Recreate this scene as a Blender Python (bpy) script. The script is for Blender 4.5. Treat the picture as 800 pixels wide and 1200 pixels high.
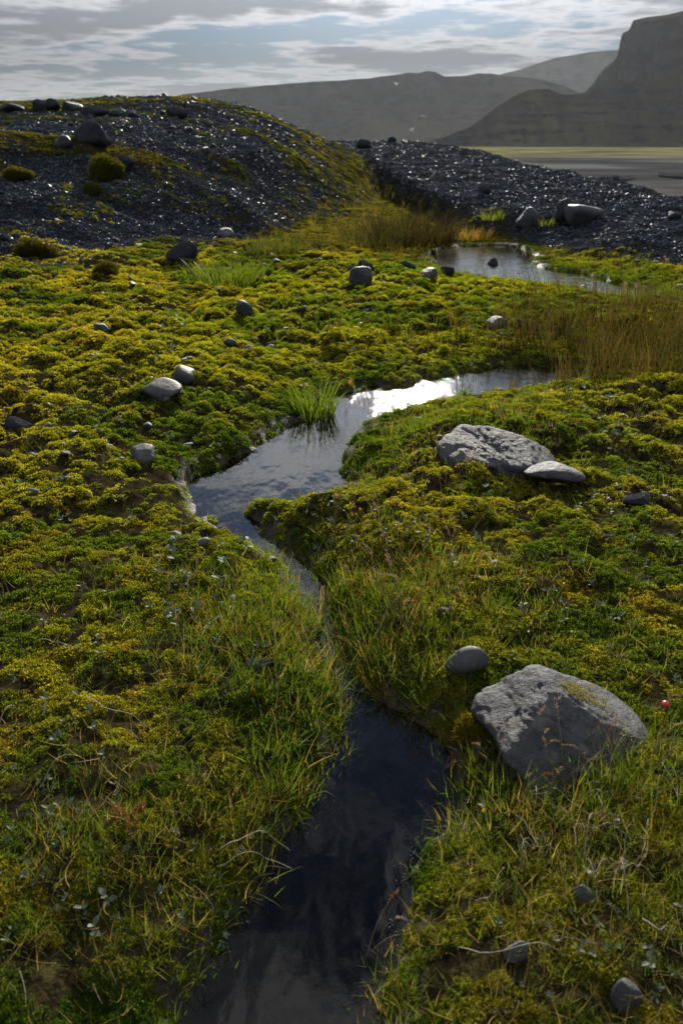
import bpy, bmesh, math, random
import numpy as np
from mathutils import Vector, Matrix, Euler
for o in list(bpy.data.objects): bpy.data.objects.remove(o)
sc = bpy.context.scene
COL = sc.collection
R = math.radians
rng = np.random.default_rng(7)
random.seed(7)

# ------------------------------------------------------------------ camera
CAM_Z, PITCH, FPX = 1.5, 25.0, 933.33
cd = bpy.data.cameras.new('camera'); cam = bpy.data.objects.new('camera', cd); COL.objects.link(cam); sc.camera = cam
cam.location = (0, 0, CAM_Z); cam.rotation_euler = (R(90 - PITCH), 0, 0)
cd.sensor_fit = 'VERTICAL'; cd.sensor_height = 36; cd.lens = 28
cd.clip_start = 0.05; cd.clip_end = 12000
cd.dof.use_dof = True; cd.dof.focus_distance = 3.0; cd.dof.aperture_fstop = 4.5; cd.dof.aperture_blades = 7

# ------------------------------------------------------------------ sun, sky, exposure
SUN_AZ, SUN_EL = 5.0, 22.0           # degrees right of straight ahead, above the horizon
SUN_W, SKY_W, EXPO = 5.0, 0.05, 1.22
sd = bpy.data.lights.new('sun', 'SUN'); sun = bpy.data.objects.new('sun', sd); COL.objects.link(sun)
sd.energy = SUN_W; sd.angle = R(0.6); sd.color = (1.0, 0.93, 0.81)
dv = Vector((-math.sin(R(SUN_AZ)) * math.cos(R(SUN_EL)), -math.cos(R(SUN_AZ)) * math.cos(R(SUN_EL)), -math.sin(R(SUN_EL))))
sun.rotation_euler = dv.to_track_quat('-Z', 'Y').to_euler(); sun.location = (0, 0, 400)
world = bpy.data.worlds.new('World'); sc.world = world; world.use_nodes = True
sc.view_settings.view_transform = 'Standard'; sc.view_settings.look = 'None'
sc.view_settings.exposure = EXPO; sc.view_settings.gamma = 1; sc.view_settings.use_curve_mapping = False
cy = sc.cycles
cy.use_denoising = True; cy.denoiser = 'OPENIMAGEDENOISE'; cy.denoising_input_passes = 'RGB_ALBEDO_NORMAL'; cy.denoising_prefilter = 'ACCURATE'; cy.max_bounces = 6; cy.diffuse_bounces = 2; cy.glossy_bounces = 3; cy.transmission_bounces = 4
cy.transparent_max_bounces = 6; cy.volume_bounces = 0; cy.sample_clamp_indirect = 4; cy.sample_clamp_direct = 0
cy.caustics_reflective = False; cy.caustics_refractive = False; cy.use_adaptive_sampling = False

class NT:
    """small helper to write node trees"""
    def __init__(s, tree): s.t = tree; s.N = tree.nodes; s.t.nodes.clear()
    def n(s, typ, ins=None, **kw):
        nd = s.N.new(typ)
        for k, v in kw.items(): setattr(nd, k, v)
        for k, v in (ins or {}).items():
            sk = nd.inputs[k]
            if isinstance(v, bpy.types.NodeSocket): s.t.links.new(v, sk)
            else: sk.default_value = v
        return nd
    def m(s, op, a, b=0.0, c=0.0, clamp=False): return s.n('ShaderNodeMath', {0: a, 1: b, 2: c}, operation=op, use_clamp=clamp).outputs[0]
    def mix(s, f, a, b, blend='MIX'):
        nd = s.N.new('ShaderNodeMix'); nd.data_type = 'RGBA'; nd.blend_type = blend
        for i, v in ((0, f), (6, a), (7, b)):
            if isinstance(v, bpy.types.NodeSocket): s.t.links.new(v, nd.inputs[i])
            else: nd.inputs[i].default_value = v if i == 0 or len(v) == 4 else (*v, 1)
        return nd.outputs[2]
    def noise(s, vec, scale, detail=4, rough=0.55, **kw):
        return s.n('ShaderNodeTexNoise', {'Vector': vec, 'Scale': scale, 'Detail': detail, 'Roughness': rough}, **kw).outputs[0]
    def ramp(s, f, lo, hi): return s.n('ShaderNodeMapRange', {0: f, 1: lo, 2: hi, 3: 0.0, 4: 1.0}, interpolation_type='SMOOTHSTEP').outputs[0]

# sky with broken cloud sheets
w = NT(world.node_tree)
tc = w.n('ShaderNodeTexCoord').outputs['Generated']
sky = w.n('ShaderNodeTexSky', sky_type='NISHITA', sun_disc=False, sun_elevation=R(SUN_EL), sun_rotation=R(SUN_AZ), air_density=1.0, dust_density=0.6, ozone_density=2.0)
sp = w.n('ShaderNodeSeparateXYZ', {0: tc})
zc = w.m('MAXIMUM', w.m('ADD', sp.outputs[2], 0.06), 0.03)
pv = w.n('ShaderNodeCombineXYZ', {0: w.m('DIVIDE', sp.outputs[0], zc), 1: w.m('DIVIDE', sp.outputs[1], zc), 2: 3.3}).outputs[0]
n1 = w.noise(pv, 0.62, 9, 0.60)
hi = w.n('ShaderNodeMapRange', {0: sp.outputs[2], 1: 0.2, 2: 0.7, 3: 0.0, 4: 1.0}).outputs[0]
n2 = w.noise(pv, 2.3, 5, 0.55)
n1h = w.m('ADD', w.m('MULTIPLY', n1, w.m('SUBTRACT', 1.0, w.m('MULTIPLY', hi, 0.8))), w.m('MULTIPLY', hi, 0.435))
cs = w.m('ADD', n1h, w.m('MULTIPLY', w.m('SUBTRACT', n2, 0.5), w.m('ADD', 0.30, w.m('MULTIPLY', hi, 0.5))))
cov = w.ramp(w.m('ADD', 0.49, w.m('MULTIPLY', w.m('SUBTRACT', cs, 0.49), w.m('SUBTRACT', 1.0, w.m('MULTIPLY', hi, 0.45)))), 0.445, 0.535)
core = w.ramp(w.m('ADD', n1, w.m('MULTIPLY', w.m('SUBTRACT', n2, 0.5), 0.3)), 0.50, 0.62)
ccol = w.mix(core, (4.4, 4.5, 4.65), (1.75, 1.88, 2.12))
sdot = w.m('MAXIMUM', w.n('ShaderNodeVectorMath', {0: tc, 1: tuple(-dv)}, operation='DOT_PRODUCT').outputs['Value'], 0.0)
low = w.n('ShaderNodeMapRange', {0: sp.outputs[2], 1: 0.08, 2: 0.21, 3: 0.36, 4: 1.0}).outputs[0]
glow = w.m('MULTIPLY', w.m('ADD', w.m('ADD', 1.2, w.m('MULTIPLY', hi, 1.3)), w.m('MULTIPLY', w.m('POWER', sdot, 9.0), 2.3)), low)
skyc = w.mix(1.0, sky.outputs[0], (0.115, 0.155, 0.225), 'MULTIPLY')
allc = w.mix(1.0, w.mix(cov, skyc, ccol), w.n('ShaderNodeCombineColor', {0: glow, 1: glow, 2: glow}).outputs[0], 'MULTIPLY')
bg = w.n('ShaderNodeBackground', {0: allc, 1: SKY_W})
w.n('ShaderNodeOutputWorld', {0: bg.outputs[0]})

# ------------------------------------------------------------------ numpy noise
def h2(ix, iy, s):
    h = (ix.astype(np.int64) * 374761393 + iy.astype(np.int64) * 668265263 + s * 974634777) & 0xFFFFFFFF
    h = ((h ^ (h >> 13)) * 1274126177) & 0xFFFFFFFF
    h = ((h ^ (h >> 16)) * 2246822519) & 0xFFFFFFFF
    return ((h ^ (h >> 15)) & 0xFFFFFF) / float(0x1000000)
def vn(x, y, s=0):
    ix = np.floor(x); iy = np.floor(y); fx = x - ix; fy = y - iy
    fx = fx * fx * fx * (fx * (fx * 6 - 15) + 10); fy = fy * fy * fy * (fy * (fy * 6 - 15) + 10)
    a = h2(ix, iy, s); b = h2(ix + 1, iy, s); c = h2(ix, iy + 1, s); d = h2(ix + 1, iy + 1, s)
    return (a + (b - a) * fx) * (1 - fy) + (c + (d - c) * fx) * fy
def fbm(x, y, s=0, o=4, g=0.5):
    t = 0; a = 1; n = 0
    for k in range(o):
        t = t + a * vn(x * 2 ** k + 17.3 * k, y * 2 ** k - 9.1 * k, s + k); n += a; a *= g
    return t / n
def worley(x, y, s=0):
    ix = np.floor(x); iy = np.floor(y); f1 = np.full(x.shape, 9.0); f2 = np.full(x.shape, 9.0); cid = np.zeros(x.shape)
    for dx in (-1, 0, 1):
        for dy in (-1, 0, 1):
            cx = ix + dx; cyy = iy + dy
            d = np.hypot(cx + h2(cx, cyy, s) - x, cyy + h2(cx, cyy, s + 1) - y)
            r = h2(cx, cyy, s + 2)
            f2 = np.where(d < f1, f1, np.minimum(f2, d)); cid = np.where(d < f1, r, cid); f1 = np.minimum(f1, d)
    return f1, f2, cid
def ss(a, b, x):
    t = np.clip((x - a) / (b - a), 0, 1); return t * t * (3 - 2 * t)

# ------------------------------------------------------------------ pixel -> world on a flat level, used to lay out the brook and the stones
cp, sp_ = math.cos(R(PITCH)), math.sin(R(PITCH))
def ray(px, py):
    u = (px - 400) / FPX; v = (600 - py) / FPX
    return np.array([u, cp + v * sp_, -sp_ + v * cp])
def flat(px, py, z=0.0):
    d = ray(px, py); t = (z - CAM_Z) / d[2]; return d[0] * t, d[1] * t
def at_dist(px, py, y):
    d = ray(px, py); t = y / d[1]; return np.array([d[0] * t, y, CAM_Z + d[2] * t])

BROOK = [(190, 1290), (222, 1200), (262, 1104), (300, 1042), (338, 985), (372, 935), (403, 880), (406, 825), (393, 788), (372, 745), (352, 705), (338, 672),
         (318, 652), (288, 638), (260, 626), (246, 606), (240, 590), (231, 566), (258, 545), (290, 535), (322, 515), (343, 497), (366, 490), (384, 470), (420, 458),
         (470, 453), (520, 441), (560, 434), (600, 429), (640, 431), (668, 432), (690, 437), (664, 451), (610, 457), (560, 465), (505, 474), (455, 487), (424, 500), (404, 528),
         (396, 550), (405, 566), (391, 582), (350, 588), (302, 592), (284, 600), (291, 612), (316, 636), (344, 658), (362, 672), (376, 690), (380, 710), (388, 742), (404, 770), (424, 800),
         (444, 825), (474, 850), (507, 873), (527, 905), (523, 940), (488, 992), (462, 1060), (444, 1130), (432, 1200), (420, 1290)]
POND = [(503, 301), (520, 293), (545, 289), (590, 288), (612, 292), (624, 300), (628, 312), (660, 318), (700, 326), (735, 336), (764, 345), (735, 350), (700, 345), (672, 338), (640, 336), (600, 332), (560, 325), (522, 320)]
def dens(poly, n=6):
    P = np.array([flat(*p) for p in poly]); Q = []
    for i in range(len(P)):               # Catmull-Rom for a soft bank
        p0, p1, p2, p3 = P[i - 1], P[i], P[(i + 1) % len(P)], P[(i + 2) % len(P)]
        for k in range(n):
            t = k / n
            Q.append(0.5 * (2 * p1 + (p2 - p0) * t + (2 * p0 - 5 * p1 + 4 * p2 - p3) * t * t + (3 * p1 - p0 - 3 * p2 + p3) * t ** 3))
    return np.array(Q)
WPOLY = [dens(BROOK, 4), dens(POND, 4)]
def sdf_poly(x, y, P):
    d = np.full(x.shape, 1e9); ins = np.zeros(x.shape, bool)
    for i in range(len(P)):
        ax, ay = P[i - 1]; bx, by = P[i]; ex, ey = bx - ax, by - ay
        t = np.clip(((x - ax) * ex + (y - ay) * ey) / max(ex * ex + ey * ey, 1e-12), 0, 1)
        d = np.minimum(d, (x - ax - t * ex) ** 2 + (y - ay - t * ey) ** 2)
        c = (ay > y) != (by > y)
        if abs(ey) > 1e-12: ins ^= c & (x < ax + (y - ay) / ey * ex)
    return np.where(ins, -1, 1) * np.sqrt(d)
def water_d(x, y):
    x = np.asarray(x, float); y = np.asarray(y, float); out = np.full(x.shape, 9.0)
    sel = (y > 0.2) & (y < 16) & (np.abs(x) < 8)
    if sel.any():
        xs = x[sel]; ys = y[sel]
        wob = (fbm(xs * 9, ys * 9, 40, 3) - 0.5) * 0.10 * np.clip(ys / 2.6, 0.8, 2.2)
        d = np.minimum(sdf_poly(xs, ys, WPOLY[0]), sdf_poly(xs, ys, WPOLY[1])) + wob
        out[sel] = d
    return out

# ------------------------------------------------------------------ lie of the land
RX = [-40, -20, -10, -8.4, -7.4, -4.4, -3.2, -2.4, -1.0, 0.0, 0.76, 1.4, 2.2, 3.2]
RZ = [1.4, 2.0, 2.2, 2.3, 2.42, 2.56, 2.40, 2.18, 1.66, 1.28, 1.0, .7, 0.35, 0.05]
def foot(x):
    return np.interp(x, [-30, -12, -5, -3.4, -1.9, -0.6, 0.6, 1.6, 3], [9.5, 9.6, 9.7, 9.9, 11.4, 15.5, 20, 25, 32]) + (fbm(x * .5, x * 0 + 3, 71, 3) - .5) * 2
def hill(x, y):
    q = y - foot(x) + (fbm(x * 0.5, y * 0.5, 61, 3) - .5) * 1.6
    cap = np.interp(x, RX, RZ)
    face = 1.02 * ss(-0.8, 5.6, q) * np.clip(cap / 2.0, 0, 1)
    bench = np.clip(q - 3.6, 0, None) * 0.105
    z = np.minimum(face + bench, cap)
    k = 0.25; z = face + bench - np.logaddexp(0, (face + bench - cap) / k) * k
    z = np.where(z > -0.2, z, -0.2)
    return np.clip(z, 0, None) * (1 - ss(30, 60, y)) 
def bar_front(x): return np.interp(x, [-1, 0.5, 1.4, 2.0, 2.9, 3.3, 4.2, 5, 9], [40, 28, 19, 14.4, 13.0, 10.9, 9.3, 8.6, 7.6])
def bar_edge(y): return np.interp(y, [6, 10, 18, 24, 30, 40, 48], [11, 9.2, 7.3, 6.4, 5.9, 4.9, 3.0])
def bar(x, y):
    f = y - bar_front(x) + (fbm(x * 0.8, y * 0.8, 81, 3) - .5) * 1.2
    e = bar_edge(y) - x + (fbm(x * .3 + 9, y * .3, 83, 3) - .5) * 1.2
    T = np.interp(y, [7, 9, 13, 18, 24, 30, 40, 44, 60], [.1, .22, .40, .62, .86, 1.14, 1.44, 1.42, -1])
    return T, f, e
def base_height(x, y):
    """smooth land without cushions; returns z, gravel mask"""
    mead = 0.085 + (fbm(x * 0.55, y * 0.55, 11, 4) - .5) * 0.16 * ss(0.5, 6, y) + 0.05 * (fbm(x * 2, y * 2, 12, 3) - .5)
    mead = mead + 0.28 * ss(1.4, 6.0, -x - 0.0 * y) * ss(3, 9, y)
    hz = hill(x, y)
    T, f, e = bar(x, y)
    m = ss(-0.25, 1.1 + .22 * np.clip(y - 12, 0, 16), f) * ss(-0.2, 1.2, e)
    z = np.maximum(mead * (1 - ss(26, 50, y)), 0) + hz
    z = z * (1 - m) + np.maximum(z, T + (fbm(x * 1.3, y * 1.3, 85, 4) - .5) * 0.16) * m
    plain = ss(44, 75, y) * 1.0
    plain = np.maximum(plain, ss(0.0, 7.0, -e) * ss(7, 14, y))
    pz = -3.0 + (fbm(x * .02, y * .02, 91, 3) - .5) * 0.5
    z = z * (1 - plain) + pz * plain
    q = y - foot(x)
    n = fbm(x * 0.7, y * 0.7, 95, 4)
    gh = ss(-0.5, 0.7, q + (n - .5) * 4.0) * np.clip(np.interp(x, RX, RZ), 0, 1)
    top = ss(3.0, 4.6, q + (n - .5) * 2)
    streak = ss(.45, .55, fbm(x * 0.30, y * 0.9, 97, 4))
    gh = gh * (1 - top * streak * .95)
    # grass runs down the right flank of the rise
    flank = np.exp(-((x - (0.1 + (y - 12) * .045)) / 1.25) ** 2) * ss(9, 12, y) * (1 - ss(28, 40, y))
    gh = gh * (1 - 0.85 * flank * ss(.42, .56, n + .04))
    g = np.maximum(gh, m * ss(-0.1, 0.5, f)) 
    return z, np.clip(g, 0, 1), m
def ground(x, y, full=False):
    x = np.asarray(x, float); y = np.asarray(y, float)
    z, g, m = base_height(x, y)
    d = water_d(x, y)
    wx = x + (fbm(x * 6, y * 6, 21, 2) - .5) * .10; wy = y + (fbm(x * 6 + 50, y * 6, 22, 2) - .5) * .10
    f1, f2, cid = worley(wx * 6.2, wy * 6.2, 31)
    dome = np.sqrt(np.clip(1 - (f1 / 0.80) ** 2, 0, 1)) * (0.35 + 0.9 * cid)
    g1, g2, cid2 = worley(wx * 15, wy * 15, 35)
    dome2 = np.sqrt(np.clip(1 - (g1 / 0.8) ** 2, 0, 1)) * (0.4 + 0.8 * cid2)
    k1, k2, cid3 = worley(wx * 2.3 + 7, wy * 2.3, 37)
    dome3 = np.sqrt(np.clip(1 - (k1 / 0.8) ** 2, 0, 1)) * (0.2 + cid3)
    amp = ss(0.0, 0.12, d) * (1 - 0.85 * g) * (1 - ss(18, 60, y))
    c = ((0.030 + .028 * ss(1.8, 4, y)) * dome + 0.015 * dome2 + 0.075 * dome3 * ss(1.5, 5, y)) * amp * (1 - .65 * ss(9, 15, y))
    c = c + .022 * (fbm(x * 4, y * 4, 39, 3) - .3) * amp
    rough = g * ((fbm(x * 3, y * 3, 51, 5, .6) - .5) * .13) * (1 - ss(60, 120, y))
    zz = z + c + rough
    zb = np.where(d > 0, -0.03 + np.clip(d / 0.07, 0, 1) ** .6 * 0.05, np.maximum(-0.03 + d * 0.9, -0.16))
    k = ss(0.0, np.clip(.28 + .30 * (y - 2.6), .28, 1.5), d)
    c = c * (1 - .6 * (1 - k) * ss(3.2, 4.5, y))
    zz = np.where(d < 0, np.minimum(zb, zz), zb * (1 - k) + zz * k + c * (1 - k) * .6)
    if full: return zz, g, d, c, m
    return zz
def hit(px, py):
    """where the line of sight through a photo pixel meets the land"""
    dr = ray(px, py); t = np.concatenate([np.arange(1.0, 12, .01), np.arange(12, 80, .04)])
    X = dr[0] * t; Y = dr[1] * t; Z = CAM_Z + dr[2] * t
    b = Z < np.maximum(ground(X, Y), 0.0); i = int(np.argmax(b)) if b.any() else len(t) - 1
    return float(X[i]), float(Y[i]), float(Z[i])
def gz(x, y): return float(ground(np.array([x]), np.array([y]))[0])

# ------------------------------------------------------------------ object helpers
def tag(o, label=None, cat=None, group=None, kind=None):
    if label: o['label'] = label
    if cat: o['category'] = cat
    if group: o['group'] = group
    if kind or cat: o['kind'] = kind or 'thing'
    return o
def mesh_np(name, V, F, mat=None, smooth=True, attrs=None, link=True):
    V = np.asarray(V, np.float32); F = np.asarray(F, np.int32); n, k = F.shape
    me = bpy.data.meshes.new(name)
    me.vertices.add(len(V)); me.vertices.foreach_set('co', V.ravel())
    me.loops.add(n * k); me.loops.foreach_set('vertex_index', F.ravel())
    me.polygons.add(n); me.polygons.foreach_set('loop_start', np.arange(0, n * k, k, dtype=np.int32))
    for a, v in (attrs or {}).items():
        at_ = me.attributes.new(a, 'FLOAT', 'POINT'); at_.data.foreach_set('value', np.asarray(v, np.float32))
    me.update(calc_edges=True); me.validate()
    if smooth: me.polygons.foreach_set('use_smooth', [True] * n)
    if mat: me.materials.append(mat)
    o = bpy.data.objects.new(name, me)
    if link: COL.objects.link(o)
    return o
def grid_faces(nr, nc):
    i = np.arange(nr - 1)[:, None] * nc + np.arange(nc - 1)[None]
    return np.stack([i, i + 1, i + nc + 1, i + nc], -1).reshape(-1, 4)
def empty(name, loc, rz=0, scale=1):
    o = bpy.data.objects.new(name, None); COL.objects.link(o); o.location = loc; o.rotation_euler = (0, 0, rz); o.scale = (scale,) * 3
    o.empty_display_size = .02
    return o
def copy_tree(o, parent=None):
    c = o.copy(); COL.objects.link(c)
    if parent: c.parent = parent
    for ch in list(o.children): copy_tree(ch, c)
    return c

# ------------------------------------------------------------------ materials
def mat(name):
    m = bpy.data.materials.new(name); m.use_nodes = True; return m, NT(m.node_tree)
def leafy(name, col=None, trans=0.45, rough=0.5, spec=0.3, tcol=(1.15, 1.1, .55)):
    m, t = mat(name)
    if col is None:
        c = t.n('ShaderNodeAttribute', attribute_type='INSTANCER', attribute_name='tint').outputs['Color']
    else:
        oi = t.n('ShaderNodeObjectInfo').outputs['Random']
        c = t.mix(t.m('MULTIPLY', oi, .5), (*col,), tuple(v * .55 for v in col))
    pos = t.n('ShaderNodeNewGeometry').outputs['Position']
    c = t.mix(t.ramp(t.noise(pos, 90, 2), .35, .7), t.mix(1, c, (.65, .65, .65), 'MULTIPLY'), c)
    if spec: p = t.n('ShaderNodeBsdfPrincipled', {'Base Color': c, 'Roughness': rough, 'Specular IOR Level': spec})
    else: p = t.n('ShaderNodeBsdfDiffuse', {0: c})
    tr = t.n('ShaderNodeBsdfTranslucent', {0: t.mix(1, c, tcol, 'MULTIPLY')})
    mx = t.n('ShaderNodeMixShader', {0: trans, 1: p.outputs[0], 2: tr.outputs[0]})
    t.n('ShaderNodeOutputMaterial', {0: mx.outputs[0]})
    return m
M_moss = leafy('moss_leaves', trans=.58, spec=0, tcol=(1.92, 1.80, .50))
M_grass = leafy('grass_blades', trans=.55, rough=.5, spec=.12, tcol=(1.45, 1.5, .5))
M_willow = leafy('willow_leaf', (.10, .13, .095), trans=.3, rough=.6, spec=.22, tcol=(1, 1.1, .6))
M_autumn = leafy('autumn_leaf', (.42, .15, .02), trans=.5, tcol=(1.2, 1, .5))
M_straw = leafy('dry_straw', (.30, .225, .145), trans=.3, tcol=(1.1, .95, .7))
M_rust = leafy('rust_seeds', (.30, .125, .05), trans=.3, tcol=(1.1, .8, .5))
M_sgreen = leafy('stalk_green', (.055, .085, .02), trans=.35)

def stone_mat(name, c0, c1, lichen=0.0, scale=1.0, rough=.62, bump=.35, spec=.22, dusty=0):
    m, t = mat(name)
    oc = t.n('ShaderNodeTexCoord').outputs['Object']; oi = t.n('ShaderNodeObjectInfo').outputs['Random']
    off = t.n('ShaderNodeVectorMath', {0: oc, 1: t.n('ShaderNodeCombineXYZ', {0: t.m('MULTIPLY', oi, 37.0), 1: oi}).outputs[0]}, operation='ADD').outputs[0]
    a = t.noise(off, 7 * scale, 6, .65); b = t.noise(off, 60 * scale, 4, .7); v = t.noise(off, 230 * scale, 2, .6)
    c = t.mix(t.ramp(a, .3, .7), c0, c1)
    c = t.mix(t.m('MULTIPLY', t.ramp(b, .5, .75), .5), c, tuple(k * .45 for k in c0))
    c = t.mix(t.m('MULTIPLY', t.ramp(v, .62, .75), .55), c, (.17, .17, .16))
    if lichen:
        l = t.ramp(t.noise(off, 13 * scale, 5, .62), .60, .66)
        c = t.mix(t.m('MULTIPLY', l, lichen), c, (.19, .19, .17))
    hgt = t.m('ADD', t.m('MULTIPLY', a, .7), t.m('ADD', t.m('MULTIPLY', b, .35), t.m('MULTIPLY', v, .10)))
    bp = t.n('ShaderNodeBump', {'Strength': bump, 'Distance': .03 / scale, 'Height': hgt})
    rr = t.n('ShaderNodeMapRange', {0: b, 1: .3, 2: .7, 3: rough - .1, 4: rough + .15}).outputs[0]
    p = t.n('ShaderNodeBsdfPrincipled', {'Base Color': c, 'Roughness': rr, 'Specular IOR Level': spec, 'Normal': bp.outputs[0]})
    if dusty:      # most of the loose stones are dry and matt, a few are wet and glint
        df = t.n('ShaderNodeBsdfDiffuse', {0: c, 'Normal': bp.outputs[0]})
        p = t.n('ShaderNodeMixShader', {0: t.ramp(oi, dusty - .08, dusty + .08), 1: df.outputs[0], 2: p.outputs[0]})
    t.n('ShaderNodeOutputMaterial', {0: p.outputs[0]})
    return m
M_boulder = stone_mat('boulder_stone', (.028, .030, .035), (.066, .068, .074), .26, 1.0, .65, .9)
M_cobble = stone_mat('cobble_stone', (.034, .036, .041), (.060, .061, .065), .12, 2.0, .6, .35)
M_dark = stone_mat('basalt_stone', (.016, .018, .023), (.036, .039, .047), .10, .6, .55, .6, .15, .7)
M_pebble = stone_mat('gravel_stone', (.028, .033, .044), (.062, .070, .086), .0, 1.2, .45, .2, .18, .90)
M_pale = stone_mat('pale_stone', (.036, .037, .041), (.070, .071, .074), .3, 1.2, .6, .5)

# ground
M_ground, t = mat('ground_cover')
pos = t.n('ShaderNodeNewGeometry').outputs['Position']
gr = t.n('ShaderNodeAttribute', attribute_name='gravel').outputs['Fac']; we = t.n('ShaderNodeAttribute', attribute_name='wet').outputs['Fac']
fld = t.n('ShaderNodeAttribute', attribute_name='field').outputs['Fac']
nA = t.noise(pos, 1.3, 5, .6); nB = t.noise(pos, 22, 5, .65); nC = t.noise(pos, 130, 3, .6)
moss = t.mix(t.ramp(nB, .35, .65), (.007, .006, .004), (.024, .020, .008))
moss = t.mix(t.ramp(nA, .4, .65), moss, t.mix(t.ramp(nB, .4, .6), (.010, .007, .004), (.030, .028, .010)))
grav = t.mix(t.ramp(nB, .4, .6), (.008, .009, .011), (.018, .019, .022))
c = t.mix(gr, moss, grav)
px = t.n('ShaderNodeMapping', {0: pos, 'Scale': (.012, .016, .02)}).outputs[0]
fcol = t.mix(t.ramp(t.noise(px, 1.0, 5, .55), .42, .56), (.030, .031, .034), (.085, .085, .080))
green = t.mix(t.ramp(t.noise(px, 2.3, 6, .65), .42, .60), (.045, .048, .028), (.14, .135, .055))
yy = t.n('ShaderNodeSeparateXYZ', {0: pos}).outputs[1]
fcol = t.mix(t.ramp(t.m('ADD', yy, t.m('MULTIPLY', t.noise(px, 1.5, 4), 200)), 330, 400), fcol, green)
c = t.mix(fld, c, fcol)
c = t.mix(we, c, t.mix(t.ramp(nB, .35, .65), (.010, .009, .006), (.035, .030, .020)))
hh = t.m('ADD', t.m('MULTIPLY', nB, .7), t.m('MULTIPLY', nC, .3))
bp = t.n('ShaderNodeBump', {'Strength': .6, 'Distance': .03, 'Height': hh})
rg = t.n('ShaderNodeMapRange', {0: we, 1: 0.0, 2: 1.0, 3: .9, 4: .6}).outputs[0]
p = t.n('ShaderNodeBsdfPrincipled', {'Base Color': c, 'Roughness': rg, 'Specular IOR Level': t.m('MULTIPLY', we, .15), 'Normal': bp.outputs[0]})
t.n('ShaderNodeOutputMaterial', {0: p.outputs[0]})

def water_mat(name, calm, rip):
    m, t = mat(name)
    pos = t.n('ShaderNodeNewGeometry').outputs['Position']
    f = t.n('ShaderNodeAttribute', attribute_name='ripple').outputs['Fac']
    s1 = t.n('ShaderNodeMapping', {0: pos, 'Scale': (1, .55, 1)}).outputs[0]
    a = t.noise(s1, 9, 2, .5); b = t.noise(s1, 17, 3, .6); c3 = t.noise(pos, 130, 2, .5)
    hgt = t.m('ADD', t.m('MULTIPLY', a, .0035), t.m('MULTIPLY', f, t.m('ADD', t.m('MULTIPLY', b, .0058), t.m('MULTIPLY', c3, .0007))))
    bp = t.n('ShaderNodeBump', {'Strength': 1.0, 'Distance': 1.0, 'Height': hgt})
    fr = t.n('ShaderNodeFresnel', {'IOR': 1.333, 'Normal': bp.outputs[0]})
    gl = t.n('ShaderNodeBsdfGlossy', {'Color': (1, 1, 1, 1), 'Roughness': .03, 'Normal': bp.outputs[0]})
    tr = t.n('ShaderNodeBsdfTransparent', {0: (.60, .56, .46, 1)})
    mx = t.n('ShaderNodeMixShader', {0: fr.outputs[0], 1: tr.outputs[0], 2: gl.outputs[0]})
    t.n('ShaderNodeOutputMaterial', {0: mx.outputs[0]})
    return m
M_water = water_mat('brook_water', 0, 1)

def hill_mat(name, rock, veg, vlo, vhi, sc=.01):
    m, t = mat(name)
    pos = t.n('ShaderNodeNewGeometry'); nz = t.n('ShaderNodeSeparateXYZ', {0: pos.outputs['Normal']}).outputs[2]
    a = t.noise(pos.outputs['Position'], sc, 7, .62); b = t.noise(pos.outputs['Position'], sc * 6, 6, .65)
    r = t.mix(t.ramp(b, .42, .58), tuple(k * .45 for k in rock), rock)
    v = t.mix(t.ramp(a, .4, .6), tuple(k * .6 for k in veg), veg)
    k = t.ramp(t.m('ADD', nz, t.m('MULTIPLY', t.m('SUBTRACT', a, .5), .7)), vlo, vhi)
    bp = t.n('ShaderNodeBump', {'Strength': .7, 'Distance': 6.0, 'Height': b})
    p = t.n('ShaderNodeBsdfDiffuse', {0: t.mix(k, r, v), 'Normal': bp.outputs[0]})
    t.n('ShaderNodeOutputMaterial', {0: p.outputs[0]})
    return m

# ------------------------------------------------------------------ the ground: one sheet, finer near the viewer's path
rows = [-25, -12, -6, -3, -1.5, -0.6]; y = -0.2
while y < 6000:
    rows.append(y); y += 0.0085 * max(y + .3, 1.15) if y < 60 else 0.03 * y
rows = np.array(rows); NC = 520
u = np.linspace(-1, 1, NC); u = np.sign(u) * (0.75 * np.abs(u) + 0.25 * np.abs(u) ** 2.5)
half = 2.0 + 0.72 * np.clip(rows, 0, None)
GX = half[:, None] * u[None]; GY = np.repeat(rows[:, None], NC, 1)
gzv, gg, gd, gc, gm = ground(GX.ravel(), GY.ravel(), True)
fieldm = ss(-.6, -1.8, gzv) if False else 1 - ss(-2.2, -0.8, gzv)
wet = (1 - ss(0.03, 0.11, gd)) * (GY.ravel() < 16)
ground_o = mesh_np('ground', np.stack([GX.ravel(), GY.ravel(), gzv], 1), grid_faces(len(rows), NC), M_ground, attrs={'gravel': gg, 'wet': wet, 'field': fieldm})
tag(ground_o, kind='structure')
def grid_normals():
    n = np.empty(len(ground_o.data.vertices) * 3, np.float32); ground_o.data.vertices.foreach_get('normal', n); return n.reshape(-1, 3)
def land_normal(x, y, e=.012):
    dx = (ground(x + e, y) - ground(x - e, y)) / (2 * e); dy = (ground(x, y + e) - ground(x, y - e)) / (2 * e)
    n = np.stack([-dx, -dy, np.ones_like(dx)], 1); return n / np.linalg.norm(n, axis=1, keepdims=True)

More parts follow.
